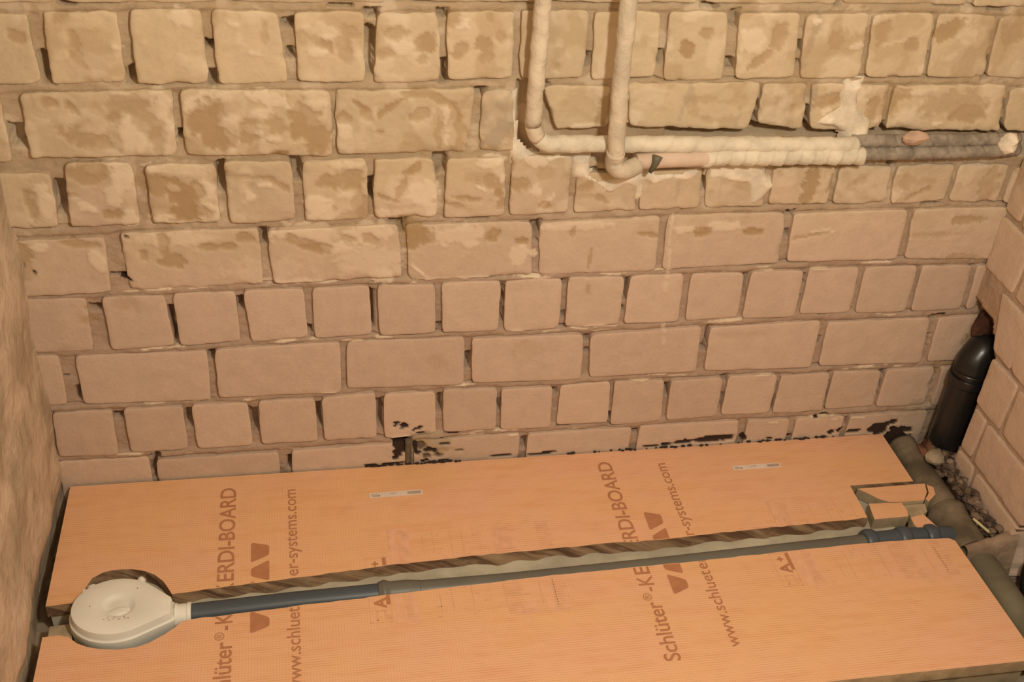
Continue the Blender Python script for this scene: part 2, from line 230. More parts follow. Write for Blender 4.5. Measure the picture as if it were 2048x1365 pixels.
def masonry(name, ca, cb, randvar, rough_bump):
    m, nt, bs = newmat(name); b = NB(nt); p = b.pos()
    sx = b.n('ShaderNodeSeparateXYZ'); b.l(p, sx.inputs[0])
    n1 = b.noise(p, 4.5, 3); n2 = b.noise(p, 26, 5, .6); n3 = b.noise(p, 130, 4, .6)
    zf = b.ramp(b.math('ADD', sx.outputs[2], b.math('MULTIPLY', b.math('SUBTRACT', n1, .5), .5)), .48, .85)
    c = b.mix(zf, ca, cb)
    oi = b.n('ShaderNodeObjectInfo').outputs['Random']
    v = b.math('ADD', b.math('MULTIPLY', b.math('SUBTRACT', oi, .5), randvar), 1)
    v = b.math('ADD', v, b.math('MULTIPLY', b.math('SUBTRACT', n2, .5), .28))
    v = b.math('ADD', v, b.math('MULTIPLY', b.math('SUBTRACT', n3, .5), .16))
    vm = b.n('ShaderNodeVectorMath', operation='SCALE'); b.l(c, vm.inputs[0]); b.l(v, vm.inputs['Scale']); c = vm.outputs[0]
    at = b.n('ShaderNodeAttribute', attribute_name='stain_shade'); sp = b.n('ShaderNodeSeparateColor'); b.l(at.outputs['Color'], sp.inputs[0])
    c = b.mix(b.math('MULTIPLY', at.outputs['Alpha'], .75, True), c, (.42, .34, .245))
    c = b.mix(b.math('MULTIPLY', sp.outputs[0], .72, True), c, (.40, .280, .155))
    c = b.mix(b.math('MULTIPLY', sp.outputs[1], .68, True), c, (.73, .61, .465))
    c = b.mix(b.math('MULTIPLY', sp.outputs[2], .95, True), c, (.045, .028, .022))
    b.l(c, bs.inputs['Base Color'])
    bs.inputs['Roughness'].default_value = .92; bs.inputs['Specular IOR Level'].default_value = .15
    h = b.math('ADD', b.math('MULTIPLY', n2, 1.0), b.math('MULTIPLY', n3, .45))
    b.bump(h, rough_bump, .006, bs)
    return m
M_brick = masonry('sand_lime_brick', (.565, .43, .335), (.565, .45, .305), .12, .34)
M_mortar = masonry('lime_mortar', (.41, .30, .225), (.44, .335, .225), 0, .65)
M_plaster = simple('white_plaster', (.80, .70, .56), .9, .10, 25, .6, 60, .004)
M_leftwall = simple('dusty_cement_plaster', (.55, .43, .32), .95, .14, 9, .9, 22, .012, col2=(.40, .31, .22))
M_room = simple('room_plaster', (.55, .43, .33), .95, .06, 5, .3, 30)
M_floor = simple('dusty_concrete', (.30, .24, .17), .95, .25, 14, .9, 70, .006)
M_screed = simple('grey_levelling_board', (.50, .46, .36), .9, .10, 12, .4, 80, .002)
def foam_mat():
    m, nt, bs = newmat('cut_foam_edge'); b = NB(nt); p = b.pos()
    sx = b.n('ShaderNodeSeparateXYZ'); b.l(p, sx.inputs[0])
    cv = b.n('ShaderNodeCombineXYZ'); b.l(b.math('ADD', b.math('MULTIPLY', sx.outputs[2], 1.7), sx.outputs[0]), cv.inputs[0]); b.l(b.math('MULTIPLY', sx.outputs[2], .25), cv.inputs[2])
    f = b.ramp(b.noise(cv.outputs[0], 34, 3, .6), .40, .62)      # slanting stripes: ragged top edge's shadow painted in, with saw marks
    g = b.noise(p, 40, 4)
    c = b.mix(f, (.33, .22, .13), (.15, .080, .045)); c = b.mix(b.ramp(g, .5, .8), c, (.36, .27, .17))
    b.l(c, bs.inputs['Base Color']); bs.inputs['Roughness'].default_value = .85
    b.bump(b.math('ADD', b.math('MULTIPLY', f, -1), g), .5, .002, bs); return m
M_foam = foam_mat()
M_foamplain = simple('bare_foam', (.42, .34, .22), .85, .12, 20, .4, 90, .002)
M_wrap = simple('felt_pipe_wrap', (.62, .525, .40), .8, .08, 25, .6, 90, .004)
M_wrap2 = simple('pale_felt_pipe_wrap', (.68, .61, .485), .75, .07, 25, .6, 70, .004)
M_ducttape = simple('grey_pipe_insulation', (.31, .265, .215), .75, .15, 40, .5, 90, .003)
M_tapedark = simple('insulation_seam', (.19, .155, .125), .8)
M_bitumen = simple('black_bitumen', (.035, .022, .018), .8)
M_pipegrey = simple('grey_plastic_pipe', (.135, .135, .115), .42, .06, 8, .1, 200, .0005, .45)
M_pipedark = simple('slate_plastic_pipe', (.065, .085, .105), .40, .06, 8, .1, 200, .0005, .45)
M_pipedust = simple('dusty_grey_pipe', (.19, .150, .102), .75, .25, 12, .3, 60, .002)
M_black = simple('black_plastic', (.012, .012, .013), .30, .1, 20, .1, 100, .001, .5)
M_reddirt = simple('rusty_dirt', (.16, .075, .045), .9, .3, 30, .8, 60, .004)
M_rubble = simple('dark_rubble', (.19, .14, .10), .95, .35, 40, .8, 70, .004, col2=(.09, .06, .045))
M_trap = simple('cream_plastic', (.80, .80, .74), .45, .03, 10, .12, 60, .001, .4)
M_paper = simple('label_paper', (.72, .62, .55), .6, .03, 50, 0)
M_code = simple('printed_code', (.36, .27, .22), .6, .03, 50, 0)
M_print = simple('brown_print', (.46, .205, .105), .6, .04, 60, 0)
M_fade = simple('faint_orange_print', (.72, .40, .235), .75, .05, 60, 0)
M_fade2 = simple('fainter_orange_print', (.755, .435, .275), .75, .03, 60, 0)
def board_mat():
    m, nt, bs = newmat('orange_fleece_board'); b = NB(nt); p = b.pos()
    sx = b.n('ShaderNodeSeparateXYZ'); b.l(p, sx.inputs[0])
    def lines(ch, pitch, w):
        q = b.math('PINGPONG', sx.outputs[ch], pitch / 2)
        return b.ramp(q, 0, w, 1, 0)
    wob = b.noise(p, 22, 3)
    la = b.math('MULTIPLY', lines(1, .0052, .0011), b.ramp(wob, .35, .65, .35, 1))
    lb = b.math('MULTIPLY', lines(0, .0052, .0010), b.ramp(wob, .35, .65, .55, .15))
    lc = b.math('MULTIPLY', lines(1, .0312, .0012), .5)
    ln = b.math('MAXIMUM', b.math('MAXIMUM', la, lb), lc)
    n1 = b.noise(p, 5, 4, stretch=(.7, 1.6, 1)); n2 = b.noise(p, 30, 4, stretch=(.35, 2.4, 1)); n3 = b.noise(p, 300, 2)
    c = b.mix(b.ramp(n1, .35, .68), (.80, .465, .30), (.80, .475, .25))
    c = b.mix(b.math('MULTIPLY', b.ramp(n2, .42, .75), .38), c, (.70, .33, .15))
    c = b.mix(b.math('MULTIPLY', b.ramp(n3, .5, .8), .25), c, (.90, .52, .33))
    c = b.mix(b.math('MULTIPLY', ln, .50, True), c, (.42, .20, .07))
    b.l(c, bs.inputs['Base Color']); bs.inputs['Roughness'].default_value = .52; bs.inputs['Specular IOR Level'].default_value = .5
    b.bump(b.math('SUBTRACT', b.math('MULTIPLY', n3, .5), ln), .25, .0006, bs)
    return m
M_board = board_mat()

# ------------------------------------------------------------ stains on masonry and painted niche shade
_S = np.array([[{'b': 0, 'p': 1, 'n': 2, 'g': 3}[s[0]]] + list(s[1:]) for s in STAINS_SHADE], float)
def stain_shade_at(x, z):
    x = np.asarray(x, float); z = np.asarray(z, float)
    out = np.zeros((len(x), 4))
    wp = fbm(x, z, 0, 42, 3); w2 = fbm(x, z, 5, 110, 3)
    x0, x1, z0, z1 = x.min() - .12, x.max() + .12, z.min() - .12, z.max() + .12
    for k, sx, sz, rx, rz, a, st in _S:
        q_ = 1000 if k != 2 else 800
        sx, sz, rx, rz = sx / 1000, sz / 1000, rx / q_, rz / q_
        if not (x0 < sx < x1 and z0 < sz < z1): continue
        ca, sa = math.cos(math.radians(a)), math.sin(math.radians(a))
        dx, dz = x - sx, z - sz
        d = np.hypot((dx * ca + dz * sa) / rx, (-dx * sa + dz * ca) / rz) + (wp * .50 + w2 * .55) * (.6 if k == 2 else 1)
        v = min(st, 1.6) * sstep(1.12, .90, d)
        k = int(k)
        out[:, k] = np.maximum(out[:, k], v)
    # general weathering of the hacked upper courses
    up = sstep(.60, .72, z)
    f = fbm(x, z, 2, 16, 3); g = fbm(x, z, 9, 22, 3)
    out[:, 0] = np.maximum(out[:, 0], up * .55 * sstep(.22, .40, f))
    out[:, 1] = np.maximum(out[:, 1], (up * .5 + .05) * sstep(.18, .34, g))
    out[:, 1] *= 1 - np.clip(out[:, 0], 0, 1) * .6
    return out
def set_stain_shade(me, st):
    at = me.color_attributes.new('stain_shade', 'FLOAT_COLOR', 'POINT')
    at.data.foreach_set('color', np.clip(st, 0, 1.6).astype(np.float32).ravel())

# ------------------------------------------------------------ masonry surfaces
def map_back(u, v, w): return np.stack([u, -w, v], -1)           # u = x, v = z, w = towards the room
def map_right(u, v, w): return np.stack([2.12 - w, -u, v], -1)   # u = distance from the back corner
def inpoly(x, z, poly):
    c = np.zeros(len(x), bool); j = len(poly) - 1
    for i in range(len(poly)):
        xi, zi = poly[i]; xj, zj = poly[j]
        if zi != zj:
            t = ((zi > z) != (zj > z)) & (x < (xj - xi) * (z - zi) / (zj - zi) + xi)
            c ^= t
        j = i
    return c
def heightfield(name, us, vs, wfun, mapper, mat, stain_shade_fn=None):
    U, V = np.meshgrid(us, vs); u = U.ravel(); v = V.ravel()
    w = wfun(u, v); P = mapper(u, v, w)
    nu, nv = len(us), len(vs)
    i = np.arange((nu - 1) * (nv - 1)); r = i // (nu - 1); c = i % (nu - 1); a = r * nu + c
    F = np.stack([a, a + 1, a + nu + 1, a + nu], -1)
    me = bpy.data.meshes.new(name); me.vertices.add(len(P)); me.vertices.foreach_set('co', P.ravel().astype(np.float32))
    me.loops.add(F.size); me.loops.foreach_set('vertex_index', F.ravel().astype(np.int32))
    me.polygons.add(len(F)); me.polygons.foreach_set('loop_start', (np.arange(len(F)) * 4).astype(np.int32))
    me.materials.append(mat); me.update(); me.validate()
    me.polygons.foreach_set('use_smooth', [True] * len(me.polygons))
    set_stain_shade(me, (stain_shade_fn or stain_shade_at)(u, v))
    o = link(bpy.data.objects.new(name, me)); return struct(o)
_P = np.array(PITS, float) / 1000
_rows = {}
for b_ in BRICKS:
    q = np.array(b_[1:]) / 1000; _rows.setdefault(b_[0], []).append(q)
def _edge(row, k):   # bottom (k = 4) or top (k = 0) line of a course as a function of x
    p_ = sorted([(q[k], q[k + 1]) for q in _rows[row]] + [(q[k + 2], q[k + 3]) for q in _rows[row]])
    return np.array(p_).T
def w_back(u, v):
    up = sstep(.56, .66, v)
    w = -.0088 - .0010 * up + .0032 * fbm(u, v, 0, 30, 3) + .0012 * fbm(u, v, 3, 120, 2)
    for r in range(0, 8):
        if r == 2: continue
        a = _edge(r, 4); c = _edge(r + 1, 0)
        mid = (np.interp(u, a[0], a[1]) + np.interp(u, c[0], c[1])) / 2
        k = np.exp(-((v - mid) / .009) ** 4)
        w = w + k * (.0062 - .0015 * up) * (.80 + .6 * fbm(u, v, 8, 14, 2))
        zb_ = np.interp(u, a[0], a[1]) - .0015          # shrinkage gaps right under the bricks
        slit = np.exp(-((v - zb_) / .0022) ** 2) * sstep(.0, .22, fbm(u, 3.3 * r, 0, 9, 3))
        w = w - .011 * slit
    warp = .3 * fbm(u, v, 4, 90, 2)
    for px, pz, rx, rz in _P:
        d = np.maximum(np.abs(u - px) / (rx + .0015), np.abs(v - pz) / rz) + warp
        w = np.where(d < 1.1, np.minimum(w, -.0075 - .034 * sstep(1.15, .8, d)), w)
    ch = inpoly(u, v + .006 * fbm(u, v, 1, 25, 2), CHASE)
    w = np.where(ch, -.024 + .006 * fbm(u, v, 6, 18, 3), w)
    dk = ch & (v > .812) & (u > 1.40)
    w = np.where(dk, -.055, w)
    w = np.where(ch & (u > 1.46) & (v > .819 + .005 * vn(u * 40, 0, 0)), -.15, w)
    w = np.where((u > .905) & (u < .945) & (v < .155 + .02 * vn(u * 60, v * 60, 0)) & (v > .07), -.03, w)   # broken hole above the board
    return w
CHASE = [(1.112, .93), (1.165, .93), (1.185, .87), (1.21, .845), (1.36, .84), (1.40, .85), (1.50, .842), (1.57, .845), (1.66, .842), (1.72, .845), (2.2, .845), (2.2, .768), (1.60, .768), (1.43, .765), (1.28, .765), (1.245, .78), (1.115, .80)]
us = np.concatenate([np.arange(.20, 2.26, .004)]); vs = np.concatenate([np.arange(-.02, 1.12, .0025), np.arange(1.13, 2.5, .05)])
wall_back = heightfield('wall_back', us, vs, w_back, map_back, M_mortar)
NICHE = [(-.02, .445), (.076, .435), (.112, .392), (.118, .34), (.123, .264), (.126, .17), (.116, .112), (.075, .062), (-.02, .055)]
HOLE = (.503, .098, .137)
def w_right(u, v):
    w = -.005 + .0035 * fbm(u, v, 11, 22, 3)
    nz = .008 * fbm(u, v, 13, 40, 2)
    w = np.where(inpoly(u + nz, v + nz, NICHE), -.11, w)
    w = np.where(np.hypot(u - HOLE[0], v - HOLE[1]) + nz < HOLE[2], -.13, w)
    w = w + .03 * sstep(.10, .0, v) * sstep(.15, .3, u) * sstep(.40, .30, u)
    return w
us = np.concatenate([np.arange(-.0, 1.0, .005), np.arange(1.0, 2.7, .1)]); vs = np.concatenate([np.arange(-.02, 1.30, .005), np.arange(1.34, 2.5, .1)])
def stain_shade_right(u, v):
    s = stain_shade_at(u + 10, v)
    s[:, 0] = np.maximum(s[:, 0], 1.3 * np.exp(-((u + .02) ** 2 / .02 + (v - .40) ** 2 / .004)))  # brown dirt and painted shade at the niche's inner top
    s[:, 2] = np.maximum(s[:, 2], np.where(inpoly(u, v, NICHE) | (np.hypot(u - HOLE[0], v - HOLE[1]) < HOLE[2] + .004), .75, 0))  # niche and hole coloured dark for the shade inside them
    return s
wall_right = heightfield('wall_right', us, vs, w_right, map_right, M_mortar, stain_shade_right)

def brick(parent, quad, mapper, mat, seed, rough, step, cut=None, prot=0.0, su_off=0.0):
    """quad: TL TR BR BL in wall coordinates (m)"""
    (ax, az), (bx, bz), (cx, cz), (dx, dz) = quad
    L = max(bx - ax, .01); H = max((az - dz + bz - cz) / 2, .01)
    def ticks(D):   # closely spaced at the rim so the arris stays crisp
        n = max(3, int(round((D - .008) / step))); m = np.linspace(.004, D - .004, n + 1)
        return np.concatenate([[0, .0013], m, [D - .0013, D]]) / D
    su, tv = ticks(L), ticks(H); nu = len(su) - 1; nv = len(tv) - 1
    s, t = np.meshgrid(su, tv); s = s.ravel(); t = t.ravel()
    u = (ax * (1 - s) + bx * s) * (1 - t) + (dx * (1 - s) + cx * s) * t
    v = (az * (1 - s) + bz * s) * (1 - t) + (dz * (1 - s) + cz * s) * t
    ds = np.minimum(s, 1 - s) * L; dt = np.minimum(t, 1 - t) * H; de = np.minimum(ds, dt)
    e = np.exp(-de / .012)
    amp = .0016 + .0018 * rough
    u = u + e * amp * fbm(u, v, seed, 38, 3); v = v + e * amp * fbm(u, v, seed + 9, 38, 3)
    rc = .0028 * np.exp(-(ds + dt) / .005)
    u = u + np.sign(.5 - s) * rc; v = v - np.sign(.5 - t) * rc
    st = stain_shade_at(u + su_off, v)
    w = prot + .0006 * fbm(u, v, seed, 25, 2) - (.0008 + .0016 * rough) * np.exp(-de / .0015)
    w = w + rough * (.0024 * fbm(u, v, 21, 20, 3) + .0008 * fbm(u, v, 4, 110, 2))
    w = w - .0022 * np.clip(st[:, 0], 0, 1) + .0016 * np.clip(st[:, 1], 0, 1) - .006 * np.clip(st[:, 2], 0, 1)
    chip = sstep(.25, .5, fbm(u, v, seed + 3, 30, 2)) * np.exp(-de / .005) * (.15 + rough)
    w = w - .0045 * chip
    if cut is not None:
        m = cut(u, v); w = np.where(m, -.035, w)
    P = mapper(u, v, w); n = len(P); idx = np.arange(n).reshape(nv + 1, nu + 1)
    F = []
    flip = True
    for r in range(nv):
        for c in range(nu):
            F.append((idx[r, c], idx[r + 1, c], idx[r + 1, c + 1], idx[r, c + 1]))
    rim = list(idx[0, :]) + list(idx[1:, -1]) + list(idx[-1, :-1][::-1]) + list(idx[1:-1, 0][::-1])
    B = mapper(u[rim], v[rim], np.full(len(rim), -.05)); nr = len(rim)
    for k in range(nr):
        k2 = (k + 1) % nr
        F.append((n + k, n + k2, n + nr + k2, n + nr + k))
    o = mesh_obj('brick', np.vstack([P, P[rim], B]), F, mat, parent, smooth=True)
    set_stain_shade(o.data, np.vstack([st, st[rim], st[rim]]))
    return o
rng = random.Random(3)
for i, b_ in enumerate(BRICKS):
    row, q = b_[0], [c / 1000 for c in b_[1:]]
    quad = [(q[k], q[k + 1]) for k in (0, 2, 4, 6)]
    xmax = 2.20 if row >= 7 or row == 6 else 2.135
    if min(p_[0] for p_ in quad) > xmax - .01 or max(p_[0] for p_ in quad) < .27: continue
    quad = [(min(max(x, .235), xmax), z) for x, z in quad]
    rough = {-1: .8, 0: .7, 1: .8, 2: 1.0, 3: 1.0, 4: .55, 5: .18, 6: .1, 7: .1, 8: .15}[row]
    step = .0042 if (row in (1, 2, 3, 4) or row >= 7) else .0075
    if row < 1: step = .009
    brick(wall_back, quad, map_back, M_brick, 10 + i * 1.37, rough, step, prot=rng.uniform(-.0012, .0022))
# right wall courses: (z bottom, z top, first brick start, first joint, length)
for zb, zt, s0, j0, ln in [(.020, .135, .125, .20, .240), (.146, .250, .128, .178, .240), (.262, .378, .124, .224, .115),
                           (.391, .508, .116, .190, .240), (.521, .640, 0, .115, .115), (.652, .770, 0, .06, .240),
                           (.782, .900, 0, .115, .115), (.912, 1.03, 0, .18, .240), (1.042, 1.16, 0, .06, .115), (1.172, 1.29, 0, .12, .240)]:
    a, e = s0, j0
    while a < .98:
        e2 = e - .005
        inside = (HOLE[1] - HOLE[2] < zt and HOLE[1] + HOLE[2] > zb and a < HOLE[0] + HOLE[2] and e2 > HOLE[0] - HOLE[2])
        cut = (lambda u, v: np.hypot(u - HOLE[0], v - HOLE[1]) + .004 * vn(u * 60, v * 60, 1) < HOLE[2] - .002) if inside else None
        quad = [(a, zt), (e2, zt), (e2, zb), (a, zb)]
        if zb == .391: quad[0] = (.080, zt)
        j = lambda: rng.uniform(-.002, .002)
        quad = [(x + j(), z + j()) for x, z in quad]
        brick(wall_right, quad, map_right, M_brick, 500 + a * 37 + zb * 11, .45 if zb > .5 else .25, .0075 if not inside else .005, cut=cut, prot=rng.uniform(-.001, .001), su_off=10)
        a = e + .005; e = a + ln + .005 if ln > 0 else e
# remaining room shell
def grid_wall(name, us, vs, f, mat):
    U, V = np.meshgrid(us, vs); P = f(U.ravel(), V.ravel()); nu = len(us)
    F = [(r * nu + c, r * nu + c + 1, (r + 1) * nu + c + 1, (r + 1) * nu + c) for r in range(len(vs) - 1) for c in range(nu - 1)]
    return struct(mesh_obj(name, P, F, mat, smooth=True))
us = np.concatenate([np.arange(-.02, .8, .012), np.arange(.8, 2.7, .1)]); vs = np.concatenate([np.arange(-.02, 1.0, .012), np.arange(1.0, 2.5, .1)])
grid_wall('wall_left', us, vs, lambda u, v: np.stack([.252 + .012 * fbm(u, v, 2, 7, 3) + .002 * fbm(u, v, 8, 60, 2) + .006 * np.exp(-u / .05) - .010 * sstep(.12, .06, v), -u, v], -1), M_leftwall)
us = np.concatenate([np.arange(.20, 1.9, .1), np.arange(1.96, 2.26, .01)]); vs = np.concatenate([np.arange(-.02, .75, .01), np.arange(.8, 2.7, .1)])
grid_wall('floor', us, vs, lambda u, v: np.stack([u, -v, .0 + .010 * (.5 + fbm(u, v, 2, 25, 3)) * (u > 1.95) + .03 * sstep(.12, .02, v) * (u > 1.9)], -1), M_floor)
struct(mesh_obj('wall_front', [(.2, -2.6, 0), (2.25, -2.6, 0), (2.25, -2.6, 2.4), (.2, -2.6, 2.4)], [(0, 1, 2, 3)], M_room))
struct(mesh_obj('ceiling', [(.2, -2.62, 2.4), (2.25, -2.62, 2.4), (2.25, .06, 2.4), (.2, .06, 2.4)], [(0, 1, 2, 3)], M_room))

# plaster patches clinging to the wall around the pipe chase
def patch(poly, parent, mat, thick=.005, base=0.0, name='plaster_patch', step=.006):
    xs = [p_[0] for p_ in poly]; zs = [p_[1] for p_ in poly]
    gu = np.arange(min(xs) - .012, max(xs) + .012, step); gv = np.arange(min(zs) - .012, max(zs) + .012, step)
    U, V = np.meshgrid(gu, gv); u = U.ravel(); v = V.ravel()
    nz = .004 * fbm(u, v, 3, 45, 2); ins = inpoly(u + nz, v - nz, poly)
    # distance to outline
    d = np.full(len(u), 9.)
    for i in range(len(poly)):
        x1, z1 = poly[i]; x2, z2 = poly[(i + 1) % len(poly)]
        ex, ez = x2 - x1, z2 - z1; L2 = ex * ex + ez * ez + 1e-12
        t = np.clip(((u + nz - x1) * ex + (v - nz - z1) * ez) / L2, 0, 1)
        d = np.minimum(d, np.hypot(u + nz - x1 - t * ex, v - nz - z1 - t * ez))
    sd = np.where(ins, d, -d)
    w = base - .012 + (thick + .012) * sstep(-.003, .006, sd) + .0015 * fbm(u, v, 7, 60, 3)
    P = map_back(u, v, w); nu = len(gu); F = []
    keep = sd > -.008
    for r in range(len(gv) - 1):
        for c in range(nu - 1):
            a = r * nu + c
            if keep[a] and keep[a + 1] and keep[a + nu] and keep[a + nu + 1]: F.append((a, a + 1, a + nu + 1, a + nu))
    return mesh_obj(name, P, F, mat, parent, smooth=True)
patch([(1.218, .789), (1.257, .786), (1.261, .75), (1.277, .739), (1.333, .745), (1.364, .755), (1.398, .752), (1.442, .750), (1.443, .743), (1.402, .729), (1.38, .723), (1.366, .73), (1.366, .702), (1.356, .684), (1.348, .716), (1.331, .724), (1.307, .707), (1.293, .709), (1.265, .733), (1.228, .744)], wall_back, M_plaster, .003)
patch([(1.415, .750), (1.442, .758), (1.469, .765), (1.473, .746), (1.448, .727), (1.418, .729)], wall_back, M_plaster, .003)
patch([(1.479, .765), (1.549, .769), (1.595, .768), (1.604, .732), (1.628, .719), (1.604, .692), (1.58, .672), (1.567, .722), (1.521, .73), (1.488, .729)], wall_back, M_plaster, .003)
patch([(1.104, .910), (1.112, .910), (1.114, .856), (1.124, .806), (1.150, .790), (1.223, .792), (1.224, .780), (1.187, .774), (1.166, .761), (1.140, .773), (1.112, .772), (1.108, .837)], wall_back, M_plaster, .002)
patch([(1.712, .930), (1.728, .922), (1.748, .926), (1.742, .895), (1.752, .870), (1.782, .848), (1.783, .812), (1.765, .798), (1.738, .800), (1.728, .826), (1.700, .842), (1.668, .846), (1.690, .862), (1.712, .880), (1.704, .905)], wall_back, M_plaster, .010, name='plaster_patch')
patch([(1.30, .905), (1.312, .905), (1.312, .89), (1.302, .888)], wall_back, M_plaster, .010, step=.004)

# ------------------------------------------------------------ tubes
def tube(name, path, r, mat, parent=None, seg=20, rad=None, cap=True, step=.006, fmat=None, mats=None):
    pts = [Vector(p_) for p_ in path]
    dense = [pts[0]]; cum = [0]
    for a, b in zip(pts, pts[1:]):
        n = max(1, int((b - a).length / step))
        for k in range(1, n + 1):
            dense.append(a.lerp(b, k / n)); cum.append(cum[-1] + (b - a).length / n)
    tan = [(dense[min(i + 1, len(dense) - 1)] - dense[max(i - 1, 0)]).normalized() for i in range(len(dense))]
    up = Vector((0, 0, 1)) if abs(tan[0].z) < .9 else Vector((0, 1, 0))
    nrm = (up - tan[0] * up.dot(tan[0])).normalized(); V = []; F = []; fm = []
    for i, c in enumerate(dense):
        nrm = (nrm - tan[i] * nrm.dot(tan[i])).normalized(); bi = tan[i].cross(nrm)
        for k in range(seg):
            th = 2 * math.pi * k / seg
            rr = rad(cum[i], th, c) if rad else r
            V.append(c + (nrm * math.cos(th) + bi * math.sin(th)) * rr)
        if i:
            for k in range(seg):
                a = (i - 1) * seg + k; b = (i - 1) * seg + (k + 1) % seg
                F.append((a, b, b + seg, a + seg)); fm.append(fmat(cum[i]) if fmat else 0)
    if cap:
        F.append(tuple(range(seg))[::-1]); F.append(tuple(range(len(V) - seg, len(V)))); fm += [0, 0]
    o = mesh_obj(name, [tuple(v) for v in V], F, mats or mat, parent, smooth=True, fmat=fm)
    if cap:
        n = len(o.data.polygons)
        for q in (n - 1, n - 2): o.data.polygons[q].use_smooth = False
    return o
def arc(c, r, a0, a1, e1, e2, n=10):
    return [tuple(Vector(c) + Vector(e1) * r * math.cos(a0 + (a1 - a0) * k / n) + Vector(e2) * r * math.sin(a0 + (a1 - a0) * k / n)) for k in range(n + 1)]
def wrapped(r, pitch, depth, seed, wob=.06):
    def f(s, th, c):
        ph = (s / pitch + th / (2 * math.pi)) % 1.0
        n1 = float(vn(c.x * 60 + seed, c.z * 60 + th, c.y * 30)); n2 = float(vn(c.x * 22, c.z * 22, seed + 1.3 * math.cos(th)))
        return r * (1 + depth * (ph - .5) + .03 * n1 + wob * n2)
    return f
X = (1, 0, 0); Z = (0, 0, 1)
# left heating pipe: down the wall, round a bend and off to the right along the chase
t1 = thing('heating_pipe', 'felt-wrapped pipe nearer the left that drops down the wall and bends right into the chase', 'pipe', (1.139, -.03, .82), 'felt-wrapped heating pipes')
down = [(1.137, -.035, 2.4), (1.137, -.035, 1.1), (1.138, -.032, .92), (1.139, -.03, .866)]
bend = arc((1.181, -.028, .866), .042, math.pi, 1.5 * math.pi, X, Z)
tube('vertical_run', down + bend[:6], .0145, M_wrap, t1, rad=wrapped(.0145, .045, .14, 1))
tube('horizontal_run', bend[5:] + [(1.28, -.026, .822), (1.449, -.024, .817), (1.60, -.024, .814), (1.752, -.024, .811)], .0150, M_wrap2, t1, rad=wrapped(.0150, .05, .13, 3), step=.004)
t2 = thing('heating_pipe', 'felt-wrapped pipe nearer the right that crosses in front of the other one', 'pipe', (1.283, -.055, .79), 'felt-wrapped heating pipes')
tube('vertical_run', [(1.272, -.058, 2.4), (1.273, -.056, 1.09), (1.276, -.056, .96), (1.283, -.056, .84), (1.286, -.056, .812)], .0145, M_wrap, t2, rad=wrapped(.0150, .07, .08, 5))
def elb(s, th, c): return .0165 * (1 + .05 * float(vn(c.x * 80, c.z * 80, th)))
tube('elbow', [(1.285, -.056, .822)] + arc((1.306, -.048, .800), .020, math.pi, 1.5 * math.pi, X, Z, 8) + [(1.318, -.042, .781), (1.335, -.036, .785)], .0165, M_wrap, t2, rad=elb)
tube('bare_run', [(1.330, -.034, .790), (1.38, -.030, .7915), (1.47, -.030, .793)], .0150, simple('dusty_beige_pipe', (.62, .475, .37), .6, .05, 20, .2), t2)
tube('horizontal_run', [(1.455, -.028, .7925), (1.50, -.028, .794), (1.60, -.028, .7935), (1.74, -.030, .793), (1.765, -.030, .792)], .0165, M_wrap2, t2, rad=wrapped(.0170, .027, .17, 8), step=.003)
o = tube('pipe_clamp', [(1.366, -.045, .806), (1.362, -.048, .792), (1.356, -.046, .775)], .006, simple('green_clamp', (.13, .12, .075), .5), t2, seg=10, rad=lambda s, th, c: .0035 + .006 * max(0, .031 - s) / .031)
# the insulated lengths further right
for i, (pth, r, lab) in enumerate([
    ([(1.745, -.012, .814), (1.893, -.010, .811), (2.00, -.010, .811), (2.06, -.004, .810), (2.10, .01, .802)], .0125, 'upper of the two grey insulated pipes leaving the chase at right'),
    ([(1.76, -.020, .791), (1.897, -.018, .790), (2.00, -.018, .791), (2.06, -.012, .790), (2.10, .0, .786)], .0130, 'lower of the two grey insulated pipes leaving the chase at right')]):
    g = thing('insulated_pipe', lab, 'pipe', pth[0], 'grey insulated pipes')
    def rd(s, th, c, r=r, i=i):
        q = (s + .012 * i + .006 * math.cos(th)) % .036
        return r * (1 - .16 * math.exp(-((q - .018) / .0022) ** 2) + .04 * float(vn(c.x * 50, th, i)))
    tube('foam_sleeve', pth, r, M_ducttape, g, rad=rd, step=.002, mats=[M_ducttape, M_tapedark])
def lump(name, c, s, mat, seed, parent=None, sub=2, rough=.35):
    bm = bmesh.new(); bmesh.ops.create_icosphere(bm, subdivisions=sub, radius=1)
    V = np.array([v.co[:] for v in bm.verts]); n = 1 + rough * fbm(V[:, 0] + seed, V[:, 1], V[:, 2], 1.3, 2)
    V = V * n[:, None] * np.array(s) + np.array(c); F = [tuple(v.index for v in f.verts) for f in bm.faces]; bm.free()
    return mesh_obj(name, V, F, mat, parent, smooth=False)
def lumps(name, items, mat, parent=None, mats=None):
    V = []; F = []; fm = []
    bm = bmesh.new(); bmesh.ops.create_icosphere(bm, subdivisions=1, radius=1)
    B = np.array([v.co[:] for v in bm.verts]); BF = [tuple(v.index for v in f.verts) for f in bm.faces]; bm.free()
    for k, (c, s) in enumerate(items):
        n = 1 + .45 * fbm(B[:, 0] + k * 3.1, B[:, 1], B[:, 2], 1.3, 2); b0 = len(V)
        V += (B * n[:, None] * np.array(s) + np.array(c)).tolist(); F += [tuple(i + b0 for i in f) for f in BF]; fm += [k % len(mats) if mats else 0] * len(BF)
    return mesh_obj(name, V, F, mats or mat, parent, smooth=False, fmat=fm)
tag(lump('mortar_lump', (1.862, -.030, .828), (.026, .012, .014), simple('pink_mortar', (.55, .38, .28), .9, .1), 2), 'small pinkish mortar lump lying on the upper grey insulated pipe', 'mortar lump')
